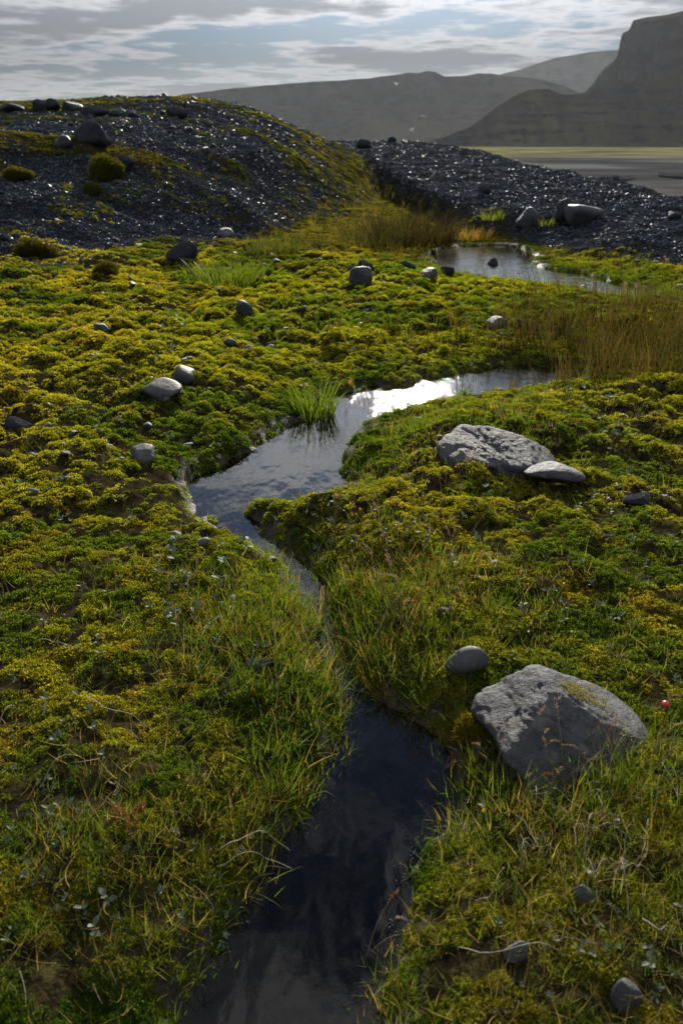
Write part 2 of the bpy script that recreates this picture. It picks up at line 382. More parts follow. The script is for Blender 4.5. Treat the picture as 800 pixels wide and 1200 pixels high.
# water: brook with its pool, and the far pond, one level sheet each cut to their banks
def water_sheet(name, P, step, ripf, ymax, ymin):
    x0, y0 = P.min(0) - .15; x1, y1 = P.max(0) + .15; y0 = max(y0, ymin); y1 = min(y1, ymax)
    xs = np.arange(x0, x1, step); ys = np.arange(y0, y1, step * 1.2)
    X, Y = np.meshgrid(xs, ys); d = water_d(X.ravel(), Y.ravel()).reshape(X.shape)
    keep = d < 0.10; F = grid_faces(*X.shape); F = F[keep.ravel()[F].all(1)]
    used = np.unique(F); mp = np.full(X.size, -1); mp[used] = np.arange(len(used))
    V = np.stack([X.ravel(), Y.ravel(), np.zeros(X.size)], 1)[used]
    return tag(mesh_np(name, V, mp[F], M_water, attrs={'ripple': ripf(V[:, 0], V[:, 1])}), kind='structure')
rip = lambda x, y: np.clip(ss(3.9, 5.2, y) * .6 + 0.8 * ss(2.55, 2.7, y) * (1 - ss(2.85, 3.0, y)) * 1.0 + .10, 0, 1.2)
water_sheet('brook_water', WPOLY[0], .03, rip, 9, .3)
water_sheet('pond_water', WPOLY[1], .08, lambda x, y: np.full(x.shape, .7), 16, 7)
for k, (px0, px1, py, yy0) in enumerate([(686, 742, 207, 0), (770, 860, 204, 0), (560, 660, 200, 0)]):
    d0 = flat(px0, py + 1.6, -2.72); d1 = flat(px1, py + 1.6, -2.72); d2 = flat(px1, py - 1.6, -2.72); d3 = flat(px0, py - 1.6, -2.72)
    nx = 40; s = np.linspace(0, 1, nx); lo = np.array(d0)[None] * (1 - s[:, None]) + np.array(d1)[None] * s[:, None]; hi = np.array(d3)[None] * (1 - s[:, None]) + np.array(d2)[None] * s[:, None]
    wv = (np.sin(s * 9 + k) * .25 + .5); mid = lo * (1 - wv[:, None] * .4); 
    V = np.concatenate([np.c_[lo * (1 + .03 * np.sin(s * 14 + k))[:, None], np.full(nx, -2.72)], np.c_[hi * (1 + .03 * np.sin(s * 11 + 2))[:, None], np.full(nx, -2.72)]])
    tag(mesh_np('river_water', V, grid_faces(2, nx), M_water, attrs={'ripple': np.full(2 * nx, .6)}), kind='structure')

# ------------------------------------------------------------------ far hills
def mountain(name, prof, D, wf, wb, mt, fshape, gully, seed, nx=260, ny=110, base=-4):
    P = np.array([at_dist(px, py, D) for px, py in prof]); P[:, 0] = np.maximum.accumulate(P[:, 0] + np.arange(len(P)) * 1e-3); xs = np.linspace(P[0, 0], P[-1, 0], nx)
    top = np.interp(xs, P[:, 0], P[:, 2])
    ts = np.concatenate([np.linspace(-1, 0, ny), np.linspace(0, 1, ny // 3)[1:]])
    X = np.repeat(xs[None], len(ts), 0); T = np.repeat(ts[:, None], nx, 1); wx = wf * (.12 + .88 * (top - base) / (top.max() - base)); Y = D + np.where(T < 0, T * wx[None], T * wb)
    X = X + np.where(T > 0, (Y - D) * xs[None] / D, 0)        # the plateau edge runs back with the valley
    f = fshape(np.clip(-T, 0, 1)) * (T <= 0) + (1 - ss(0, 1, T)) * (T > 0)
    inside = np.clip(f * (1 - f) * 4, 0, 1)
    n = fbm(X / gully[0], Y / (gully[0] * 2.2), seed, 5) - .5
    n2 = np.abs(fbm(X / (gully[0] * .5), Y / (gully[0] * 1.6), seed + 9, 5) - .5)
    Z = base + (top[None] - base) * f - inside * ((n + .5) * gully[1] * .8 + n2 * gully[1] * 1.6)
    Z += (fbm(X / 22, Y / 22, seed + 3, 4) - .5) * 2.0 * np.clip(f * 3, 0, 1)
    lay = np.abs(fbm(X / 90, Z / 9, seed + 5, 4) - .5); Y = Y + (lay - .2) * wf * .10 * inside
    return tag(mesh_np(name, np.stack([X.ravel(), Y.ravel(), Z.ravel()], 1), grid_faces(len(ts), nx), mt), kind='structure')
M_hA = hill_mat('hill_far_ridge', (.030, .029, .031), (.046, .043, .034), .55, .85, .006)
M_hB = hill_mat('hill_cliff', (.028, .028, .031), (.050, .048, .032), .45, .8, .012)
mountain('hills', [(40, 170), (140, 135), (215, 110), (280, 103), (350, 97), (430, 92), (462, 88), (480, 85), (490, 86), (500, 83), (510, 84), (520, 90), (545, 89), (560, 86), (575, 86), (590, 89), (620, 90), (660, 100), (760, 150), (800, 164)],
         1500, 200, 500, M_hA, lambda s: (1 - s) ** 1.15, (150, 42), 201)
mountain('hills', [(480, 150), (560, 96), (590, 86), (610, 81), (630, 74), (650, 68), (690, 61), (730, 58), (800, 55), (900, 50), (1000, 60)],
         2500, 260, 500, M_hA, lambda s: (1 - s) ** 1.0, (220, 40), 221)
def cliff(s): return np.where(s < .10, 1 - s / .10 * .42, .58 * (1 - (s - .10) / .90) ** 1.25)
mountain('hills', [(560, 160), (640, 135), (680, 112), (690, 103), (697, 94), (705, 82), (712, 76), (720, 70), (724, 63), (725, 46), (729, 39), (737, 35), (741, 24), (757, 20), (775, 18), (800, 13), (860, 6), (950, 0), (1060, -4)],
         1000, 190, 400, M_hB, cliff, (90, 34), 241, nx=320)
mountain('hills', [(500, 166), (530, 156), (552, 148), (575, 131), (590, 120), (604, 111), (616, 106), (630, 104), (642, 103), (652, 107), (664, 111), (678, 110), (700, 104), (725, 98), (760, 92), (800, 88), (880, 80), (1000, 78)],
         760, 115, 220, M_hB, lambda s: (1 - s) ** 1.2, (60, 20), 261, nx=320)

# even, pale air round the whole scene
hv = [(x, y, z) for z in (-6, 190) for x, y in ((-6500, -60), (6500, -60), (6500, 6400), (-6500, 6400))]
haze = mesh_np('haze', hv, [(0, 3, 2, 1), (4, 5, 6, 7), (0, 1, 5, 4), (1, 2, 6, 5), (2, 3, 7, 6), (3, 0, 4, 7)], None, smooth=False)
tag(haze, kind='stuff', label='thin pale backlit haze over the plain and the hills', cat='haze')
mh = bpy.data.materials.new('haze_air'); mh.use_nodes = True; t = NT(mh.node_tree)
vol = t.n('ShaderNodeVolumePrincipled', {'Color': (.84, .90, 1.0, 1), 'Density': .000034, 'Anisotropy': .3})
t.n('ShaderNodeOutputMaterial', {1: vol.outputs[0]}); haze.data.materials.append(mh)

# ------------------------------------------------------------------ scattered ground cover (uncountable): instanced by geometry nodes
def blades(n, seed, spread=.35, w=.028, bend=.5, seg=4, lean=.35):
    r = np.random.default_rng(seed); V = []; F = []
    for _ in range(n):
        a = r.uniform(0, 2 * np.pi); rr = spread * np.sqrt(r.uniform()); b = a + r.normal(0, .6)
        p = np.array([rr * np.cos(a), rr * np.sin(a), -.03]); h = r.uniform(.45, 1.05); L = r.uniform(0, lean); bd = r.uniform(.1, bend)
        face = r.uniform(0, 2 * np.pi); sx = np.array([np.cos(face), np.sin(face), 0]); i0 = len(V)
        for k in range(seg + 1):
            s = k / seg; off = (L * s + bd * s * s) * h
            c = p + np.array([np.cos(b) * off, np.sin(b) * off, h * s * (1 - .35 * bd * s)])
            ww = w * r.uniform(.9, 1.1) * (1 - s ** 1.6) * .5 + .0015
            V += [c - sx * ww, c + sx * ww]
        for k in range(seg): F.append((i0 + 2 * k, i0 + 2 * k + 1, i0 + 2 * k + 3, i0 + 2 * k + 2))
    return np.array(V), np.array(F)
def tuft(n, seed, size=.30):
    """a cushion of small moss shoots, each a rosette of pointed leaves"""
    r = np.random.default_rng(seed); V = []; F = []
    for _ in range(n):
        a = r.uniform(0, 2 * np.pi); rr = np.sqrt(r.uniform()) * .95
        base = np.array([rr * np.cos(a), rr * np.sin(a), .55 * (1 - rr * rr) - .12 + r.uniform(-.05, .12)])
        up = np.array([np.cos(a) * rr * .7, np.sin(a) * rr * .7, 1.0]) + r.normal(0, .25, 3); up /= np.linalg.norm(up)
        k = r.integers(4, 6); ph = r.uniform(0, 6.28)
        e1 = np.cross(up, [0.3, .2, .9]); e1 /= np.linalg.norm(e1); e2 = np.cross(up, e1)
        for j in range(k):
            t_ = ph + j * 2 * np.pi / k; dr = (np.cos(t_) * e1 + np.sin(t_) * e2) * .8 + up * r.uniform(.35, 1.0); dr /= np.linalg.norm(dr)
            sd_ = np.cross(dr, up); sd_ /= np.linalg.norm(sd_) + 1e-9; L = size * r.uniform(.6, 1.2); i0 = len(V)
            V += [base, base + dr * L * .5 + sd_ * L * .22, base + dr * L, base + dr * L * .5 - sd_ * L * .22]
            F.append((i0, i0 + 1, i0 + 2, i0 + 3))
    return np.array(V), np.array(F)
def ico(sub):
    bm = bmesh.new(); bmesh.ops.create_icosphere(bm, subdivisions=sub, radius=1)
    V = np.array([v.co[:] for v in bm.verts]); F = np.array([[v.index for v in f.verts] for f in bm.faces]); bm.free(); return V, F
ICO = {s: ico(s) for s in (2, 3, 4, 5, 6)}
def n3(V, f, s): return (fbm(V[:, 0] * f + V[:, 2] * f * .7 + 31, V[:, 1] * f - V[:, 2] * f * .6 + 17, s, 4) + fbm(V[:, 2] * f + 5, V[:, 0] * f * .8 + V[:, 1] * f * .6 + 9, s + 5, 4)) * .5 - .5
def rock_verts(seed, sub=4, dims=(1, 1, 1), planes=11, soft=14, rough=.05, extra=None, pl=None):
    r = np.random.default_rng(seed); V, F = ICO[sub]; D = V / np.linalg.norm(V, axis=1, keepdims=True)
    if pl is None:
        N = r.normal(0, 1, (planes, 3)); N /= np.linalg.norm(N, axis=1, keepdims=True); d = r.uniform(.72, 1.0, planes)
    else:
        N = np.array([p[:3] for p in pl], float); N /= np.linalg.norm(N, axis=1, keepdims=True); d = np.array([p[3] for p in pl])
    q = np.clip(D @ N.T, 0, None) / d[None]
    q = np.concatenate([q, np.full((len(D), 1), .78 if pl is None else .5)], 1)
    rad = 1 / (np.sum(q ** soft, 1) ** (1 / soft))
    rough = rough * 1.7; rad *= 1 + rough * 2 * n3(D, 2.2, seed % 997) + rough * .9 * n3(D, 6, seed % 991 + 3) + rough * .45 * n3(D, 17, seed % 983 + 5)
    P = D * rad[:, None] * np.array(dims)[None]
    return (extra(P, D) if extra else P), F
SRC = {}
def sources(key, meshes, m, smooth=False):
    c = bpy.data.collections.new(key)
    for i, (V, F) in enumerate(meshes): c.objects.link(mesh_np(key, V, F, m, smooth=smooth, link=False))
    SRC[key] = (c, len(meshes)); return key
sources('moss_shoots', [tuft(20, 100 + i, .34) for i in range(6)], M_moss)
sources('grass_tuft', [blades(7, 200 + i, .5, .034, .8, 4, .7) for i in range(7)], M_grass)
sources('reed_tuft', [blades(8, 300 + i, .25, .016, .35, 4, .25) for i in range(6)], M_grass)
sources('dead_stalks', [blades(2, 350 + i, .35, .016, .8, 5, .4) for i in range(6)], M_grass)
sources('leaf_bits', [tuft(2, 400 + i, 1.0) for i in range(4)], M_willow)
sources('gravel_pebble', [rock_verts(500 + i, 2, (1, .8, .62), 9, 10, .05) for i in range(8)], M_pebble, True)

def euler_from(nrm, yaw):
    n = nrm; ref = np.tile([1.0, 0, 0], (len(n), 1)); t1 = ref - n * np.sum(ref * n, 1, keepdims=True); t1 /= np.linalg.norm(t1, axis=1, keepdims=True); t2 = np.cross(n, t1)
    c = np.cos(yaw)[:, None]; s = np.sin(yaw)[:, None]; X = t1 * c + t2 * s; Y = -t1 * s + t2 * c
    return np.stack([np.arctan2(Y[:, 2], n[:, 2]), -np.arcsin(np.clip(X[:, 2], -1, 1)), np.arctan2(X[:, 1], X[:, 0])], 1)
def scatter(name, key, P, rot, scl, tint, label, cat):
    c, k = SRC[key]; n = len(P)
    me = bpy.data.meshes.new(name); me.vertices.add(n); me.vertices.foreach_set('co', np.asarray(P, np.float32).ravel())
    def at_(nm, typ, prop, v): me.attributes.new(nm, typ, 'POINT').data.foreach_set(prop, v)
    at_('rot', 'FLOAT_VECTOR', 'vector', np.asarray(rot, np.float32).ravel()); at_('scl', 'FLOAT_VECTOR', 'vector', np.asarray(scl, np.float32).ravel())
    at_('pick', 'INT', 'value', rng.integers(0, k, n).astype(np.int32))
    at_('tint', 'FLOAT_COLOR', 'color', np.c_[tint, np.ones(n)].astype(np.float32).ravel())
    o = bpy.data.objects.new(name, me); COL.objects.link(o); tag(o, label, cat, kind='stuff')
    g = bpy.data.node_groups.new(name, 'GeometryNodeTree')
    g.interface.new_socket('Geometry', in_out='INPUT', socket_type='NodeSocketGeometry'); g.interface.new_socket('Geometry', in_out='OUTPUT', socket_type='NodeSocketGeometry')
    N = g.nodes.new; L = g.links.new
    def na(nm, typ): x = N('GeometryNodeInputNamedAttribute'); x.data_type = typ; x.inputs[0].default_value = nm; return x.outputs[0]
    gi = N('NodeGroupInput'); go = N('NodeGroupOutput'); mp = N('GeometryNodeMeshToPoints'); ip = N('GeometryNodeInstanceOnPoints'); ci = N('GeometryNodeCollectionInfo')
    ci.inputs['Collection'].default_value = c; ci.inputs['Separate Children'].default_value = True; ci.inputs['Reset Children'].default_value = True
    e2r = N('FunctionNodeEulerToRotation'); L(na('rot', 'FLOAT_VECTOR'), e2r.inputs[0])
    L(gi.outputs[0], mp.inputs[0]); L(mp.outputs[0], ip.inputs[0]); L(ci.outputs[0], ip.inputs['Instance']); ip.inputs['Pick Instance'].default_value = True
    L(na('pick', 'INT'), ip.inputs['Instance Index']); L(e2r.outputs[0], ip.inputs['Rotation']); L(na('scl', 'FLOAT_VECTOR'), ip.inputs['Scale']); L(ip.outputs[0], go.inputs[0])
    md = o.modifiers.new('scatter', 'NODES'); md.node_group = g
    return o
def spread(n, y0, y1, margin=.9, k=.52, power=1.0):
    """random points over the land that lies before the camera, evenly by area after thinning by distance"""
    r = rng.uniform(0, 1, n); yv = y0 * (y1 / y0) ** r if power == 1.0 else y0 + (y1 - y0) * r
    return rng.uniform(-1, 1, n) * (margin + k * yv), yv
def lerp(a, b, f): return np.asarray(a)[None] * (1 - f[:, None]) + np.asarray(b)[None] * f[:, None]

# moss shoots: closer together and smaller near by
x, y = spread(215000, .72, 34, .75, .50)
z, g, d, c, m = ground(x, y, True)
n5 = fbm(x * 1.2, y * 1.2, 301, 4); n6 = fbm(x * 7, y * 7, 305, 3); n7 = fbm(x * .35, y * .35, 309, 3)
bare = ss(.64, .72, fbm(x * 2.2, y * 2.2, 311, 4))
keep = ((fbm(x * 15, y * 15, 317, 3) < .585) | (y > 5)) & (d > .008 + .028 * ss(.45, .65, fbm(x * 4 + 5, y * 4, 315, 3))) & (rng.uniform(0, 1, len(x)) > np.clip(g * 1.15 - .8 * (m < .5) * ss(.56, .64, fbm(x * 1.1 + 9, y * 1.1, 445, 3)), 0, 1)) & (rng.uniform(0, 1, len(x)) > bare * .8) & (y < 34)
x, y, z, d, c, n5, n6, n7 = [v[keep] for v in (x, y, z, d, c, n5, n6, n7)]
size = np.where(y < 2.4, .0112, .0086) * np.clip(y, 1.0, None) ** .72 * rng.uniform(.6, 1.45, len(x))
nrm = land_normal(x, y); nrm[:, 2] += .35; nrm /= np.linalg.norm(nrm, axis=1, keepdims=True)
tint = lerp((.060, .094, .014), (.235, .213, .025), ss(.38, .60, n5 * .6 + n6 * .4))
tint = tint * (1 - .35 * ss(.48, .62, n7)[:, None]) + np.array([.11, .165, .012])[None] * (.35 * ss(.48, .62, n7)[:, None])
br = ss(.64, .75, n6)[:, None] * .42; tint = tint * (1 - br) + np.array([.13, .075, .014])[None] * br
tint *= rng.uniform(.7, 1.3, len(x))[:, None] * (1 - .45 * ss(9.5, 13, y))[:, None]
bank_dim = (1 - ss(.03, .42, d))[:, None] * .75; tint = tint * (1 - bank_dim) + tint * np.array([.50, .72, .8])[None] * bank_dim      # greener, darkened tint along the brook paints in the dim foreground
scatter('moss', 'moss_shoots', np.c_[x, y, z - size * (rng.uniform(0, 1, len(x)) ** 2 * .9)], euler_from(nrm, rng.uniform(0, 6.28, len(x))), np.repeat(size[:, None], 3, 1) * np.c_[np.ones(len(x)), np.ones(len(x)), .95 - .5 * ss(8, 14, y)], tint, 'yellow-green moss cushions covering the wet meadow', 'moss')

# grass: everywhere thin, thick on chosen ground
PATCH = [  # photo pixel, radius in metres, weight
    (300, 700, .32, 1.2), (392, 690, .15, .5), (330, 770, .28, 1.2), (230, 690, .25, .6), (370, 850, .18, 1.0), (430, 730, .25, 1.4), (470, 790, .22, 1.3), (470, 680, .3, 1.3), (560, 700, .35, .7),
    (420, 640, .3, .9), (620, 900, .22, 1.3), (540, 930, .14, 1.3), (720, 890, .2, 1.1), (740, 960, .22, .9), (560, 1000, .12, .6), (640, 1080, .2, .5), (160, 980, .2, .6), (290, 960, .14, .9), (340, 920, .10, 1.2), (230, 1130, .1, .8),
    (60, 1010, .2, .4), (700, 740, .4, .5), (480, 540, .4, .5), (520, 490, .5, 1.0), (600, 480, .6, 1.2), (110, 760, .3, .3), (390, 460, .22, 1.2), (250, 760, .2, .5)]
def patch_w(x, y):
    wv = np.zeros_like(x)
    for px, py, r, a in PATCH:
        cx, cyy, _ = HITS[(px, py)]; wv += a * np.exp(-((x - cx) ** 2 + (y - cyy) ** 2) / (r * r))
    return wv
HITS = {(p[0], p[1]): hit(p[0], p[1]) for p in PATCH}
x, y = spread(75000, .72, 22, .75, .50)
z, g, d, c, m = ground(x, y, True); n5 = fbm(x * 1.6 + 40, y * 1.6, 321, 4); pw = patch_w(x, y)
bank = (1 - ss(.02, .13, d)) * (y < 4.6) * ss(.36, .55, fbm(x * 3, y * 3, 327, 3)); wgt = .05 + .22 * ss(.53, .66, n5) + pw * .62 + bank * .75
keep = (d > -.015) & (rng.uniform(0, 1, len(x)) < wgt * .5) & (g < .4)
x, y, z, d, n5, pw, bank = [v[keep] for v in (x, y, z, d, n5, pw, bank)]
hgt = (.020 + .020 * np.clip(pw, 0, 1.4) + .022 * bank + .02 * rng.uniform(0, 1, len(x)) ** 2) * rng.uniform(.7, 1.5, len(x)) * (1 + .05 * np.clip(y, 0, 10))
wid = hgt * rng.uniform(.6, .95, len(x))
dry = rng.uniform(0, 1, len(x)) < .20
tint = lerp((.040, .075, .010), (.115, .140, .018), rng.uniform(0, 1, len(x))); tint[dry] = lerp((.16, .10, .04), (.26, .19, .09), rng.uniform(0, 1, dry.sum()))
nrm = np.c_[rng.normal(0, .22, len(x)), rng.normal(-.05, .22, len(x)), np.ones(len(x))]; nrm /= np.linalg.norm(nrm, axis=1, keepdims=True)
scatter('grass', 'grass_tuft', np.c_[x, y, z], euler_from(nrm, rng.uniform(0, 6.28, len(x))), np.c_[wid, wid, hgt], tint, 'short green and straw-coloured grass growing through the meadow moss', 'grass')

# dead stalks lying through the moss
x, y = spread(14000, .72, 7, .75, .50)
z, g, d, c, m = ground(x, y, True); n5 = fbm(x * 1.9 + 7, y * 1.9, 351, 4)
keep = (d > .03) & (g < .3) & (rng.uniform(0, 1, len(x)) < .05 + .4 * ss(.50, .66, n5) + .5 * np.exp(-((x - .75) / .35) ** 2 - ((y - 1.35) / .3) ** 2))
x, y, z = x[keep], y[keep], z[keep]; hgt = rng.uniform(.05, .11, len(x))
tint = lerp((.09, .06, .030), (.26, .20, .12), rng.uniform(0, 1, len(x)) ** 1.4)
scatter('dead_grass', 'dead_stalks', np.c_[x, y, z + .006], np.c_[rng.normal(0, .75, len(x)), rng.normal(0, .75, len(x)), rng.uniform(0, 6.28, len(x))], np.c_[hgt, hgt, hgt], tint, 'thin dead straw stalks tangled through the meadow moss', 'dead grass')

# small grey-green leaves and litter lying in the moss
x, y = spread(9000, .72, 9, .75, .50)
z, g, d, c, m = ground(x, y, True); n5 = fbm(x * 2.4 + 80, y * 2.4, 331, 4)
keep = (d > .02) & (rng.uniform(0, 1, len(x)) < (.03 + ss(.52, .68, n5) * .16)) & (g < .3)
x, y, z = x[keep], y[keep], z[keep]; s = (.0075 * np.clip(y, 1.2, None) ** .5) * rng.uniform(.8, 2.0, len(x))
scatter('leaf_litter', 'leaf_bits', np.c_[x, y, z + s * .9], np.c_[rng.normal(0, .3, len(x)), rng.normal(0, .3, len(x)), rng.uniform(0, 6.28, len(x))], np.repeat(s[:, None], 3, 1), np.tile([.1, .1, .1], (len(x), 1)), 'tiny grey-green creeping leaves scattered in the meadow moss', 'ground cover')

# reeds: the brown-green stand at the right and round the far pond
x, y = spread(26000, 4.6, 14, .2, .62, 0)
z, g, d, c, m = ground(x, y, True)
def gau(px, py, rx, ry):
    cx, cyy, _ = hit(px, py); return np.exp(-((x - cx) / rx) ** 2 - ((y - cyy) / ry) ** 2)
browns = gau(765, 430, .72, 1.0) * 1.5 + gau(670, 395, .7, .6) * .35 + gau(790, 380, .8, 1.2) + gau(600, 400, .9, .8) * .2
greens = gau(690, 325, .8, .5) * 1.3 + gau(650, 315, .4, .4) + gau(740, 350, .9, .7) * .7 + gau(580, 400, 1.2, .6) * .2
emer = (d < -.02) * (y > 4.4) * .10
keep = (rng.uniform(0, 1, len(x)) < (browns + greens) * .38 * (d > np.where(y > 7.5, -.4, -.10)) + emer) & (g < .7)
x, y, z, d, browns, greens = [v[keep] for v in (x, y, z, d, browns, greens)]
isb = rng.uniform(0, 1, len(x)) < (browns + .02) / (browns + greens + .02)
hgt = np.where(isb, rng.uniform(.14, .44, len(x)), rng.uniform(.10, .24, len(x))) * np.where(d < 0, .55, 1)
tint = np.where(isb[:, None], lerp((.026, .026, .012), (.075, .044, .024), rng.uniform(0, 1, len(x)) ** 1.5), lerp((.06, .095, .012), (.13, .15, .02), rng.uniform(0, 1, len(x))))
nrm = np.c_[rng.normal(0, .12, len(x)), rng.normal(0, .12, len(x)), np.ones(len(x))]; nrm /= np.linalg.norm(nrm, axis=1, keepdims=True)
scatter('reed_bed', 'reed_tuft', np.c_[x, y, np.maximum(z, -.03)], euler_from(nrm, rng.uniform(0, 6.28, len(x))), np.c_[hgt * .8, hgt * .8, hgt], tint, 'tall brown and green sedge standing round the far pond', 'sedge')

# dry heather-like grass on the hill and its flank
x, y = spread(16000, 9, 30, .5, .50)
z, g, d, c, m = ground(x, y, True); n5 = fbm(x * .9 + 20, y * .9, 341, 4)
flank = np.exp(-((x - (0.35 + (y - 12) * .05)) / 1.1) ** 2) * ss(10, 13, y)
keep = (d > .1) & (m < .5) & (rng.uniform(0, 1, len(x)) < ss(.42, .6, n5) * .25 * (1 - g) + flank * .5 * (1 - .5 * g))
x, y, z, flank = x[keep], y[keep], z[keep], flank[keep]; hgt = rng.uniform(.07, .20, len(x)) * (1 + .5 * flank)
tint = lerp((.055, .05, .016), (.17, .125, .045), rng.uniform(0, 1, len(x)) ** 1.3)
scatter('hill_grass', 'reed_tuft', np.c_[x, y, z], np.c_[rng.normal(0, .15, len(x)), rng.normal(0, .15, len(x)), rng.uniform(0, 6.28, len(x))], np.c_[hgt, hgt, hgt], tint, 'low dry grass on the flank of the gravel hill', 'grass')

# gravel
x, y = spread(420000, 7.5, 48, .6, .50)
z, g, d, c, m = ground(x, y, True)
keep = (rng.uniform(0, 1, len(x)) < g * 1.1 + .05 * (m < .5) * ss(-3, 0, y - foot(x)) * ss(.45, .6, fbm(x * 1.5, y * 1.5, 441, 3))) & (z > -1.2) & (d > -.05)
x, y, z = x[keep], y[keep], z[keep]
s = (.0038 + .00042 * y) * np.exp(rng.normal(0, .5, len(x)))
scatter('gravel', 'gravel_pebble', np.c_[x, y, z + s * .15], np.c_[rng.normal(0, .5, len(x)), rng.normal(0, .5, len(x)), rng.uniform(0, 6.28, len(x))], np.repeat(s[:, None], 3, 1), np.tile([.1, .1, .1], (len(x), 1)), 'dark wet gravel covering the hill slope and the bar behind the pond', 'gravel')

# ------------------------------------------------------------------ stones
def stone(name, loc, dims, seed, m, label, cat='stone', rz=0.0, tilt=(0, 0), sub=4, planes=11, soft=14, rough=.05, sink=.3, group=None, extra=None, pl=None):
    V, F = rock_verts(seed, sub, dims, planes, soft, rough, extra, pl)
    o = mesh_np(name, V, F, m); o.location = (loc[0], loc[1], loc[2] + dims[2] * (1 - 2 * sink)); o.rotation_euler = (tilt[0], tilt[1], rz)
    return tag(o, label, cat, group)
def px_size(px, py): x, y, z = hit(px, py); return (x, y, z), math.sqrt(x * x + y * y + (CAM_Z - z) ** 2) / FPX * math.cos(math.atan(math.hypot(px - 400, py - 600) / FPX))

# the big boulder
(bx, by, bz), _ = px_size(655, 893)
def notch(P, D):
    P = P.copy(); dn = (P[:, 0] + .235) ** 2 / .10 ** 2 + (P[:, 2] + .045) ** 2 / .05 ** 2 + (P[:, 1] + .10) ** 2 / .16 ** 2
    k = np.exp(-dn); P[:, 0] += .075 * k; P[:, 1] += .04 * k
    st = n3(P * np.array([4.0, 4.0, 16.0]) + 3, 1.0, 77); cr = np.abs(n3(P * np.array([9.0, 9.0, 7.0]), 1.0, 79))
    P += D * (st * .034 - np.clip(.04 - cr, 0, .04) * .16)[:, None]
    return P
BP = [(-.60, -.05, .80, .130), (-.97, -.15, .10, .215), (-.55, -.80, .22, .235), (.10, -.60, .79, .100), (.46, .08, .88, .122), (.95, -.2, .25, .235), (.6, -.75, .25, .215), (0, .95, .3, .17), (-.7, .7, .1, .22), (.7, .7, .1, .24), (0, 0, -1, .14)]
V, F = rock_verts(11, 6, (1.0, 1.0, 1.0), soft=16, rough=.055, pl=BP, extra=notch)
bo = mesh_np('boulder', V, F, M_boulder); bo.location = (bx + .008, by + .10, bz + .022); bo.scale = (.93, .90, .80)
tag(bo, 'largest grey boulder, deeply weathered, on the right bank of the brook', 'boulder')

M_creep = leafy('creeping_moss', (.20, .18, .02), .5, .6, 0, (1.8, 1.7, .45))
q_ = np.random.default_rng(5); bits = []
for k_ in q_.choice(len(V), 9000):
    p_ = V[k_]; d_ = p_ / np.linalg.norm(p_); e_ = ((p_[0] - .11) / .085) ** 2 + ((p_[1] - .06) / .07) ** 2 + n3(p_[None] * 14, 1.0, 33)[0] * 3
    if d_[2] < .3 or e_ > .8: continue
    tv, tf = tuft(5, int(q_.integers(0, 9999)), .45); n_ = d_ + q_.normal(0, .2, 3)
    bits.append((tv @ np.array(Vector(n_).to_track_quat('Z', 'Y').to_matrix()).T * q_.uniform(.004, .009) + p_, tf))
    if len(bits) > 260: break
if bits:
    mv = np.concatenate([b[0] for b in bits]); k0 = np.cumsum([0] + [len(b[0]) for b in bits[:-1]]); mf = np.concatenate([b[1] + k for b, k in zip(bits, k0)])
    mp_ = mesh_np('moss_patch', mv, mf, M_creep, smooth=False); mp_.parent = bo

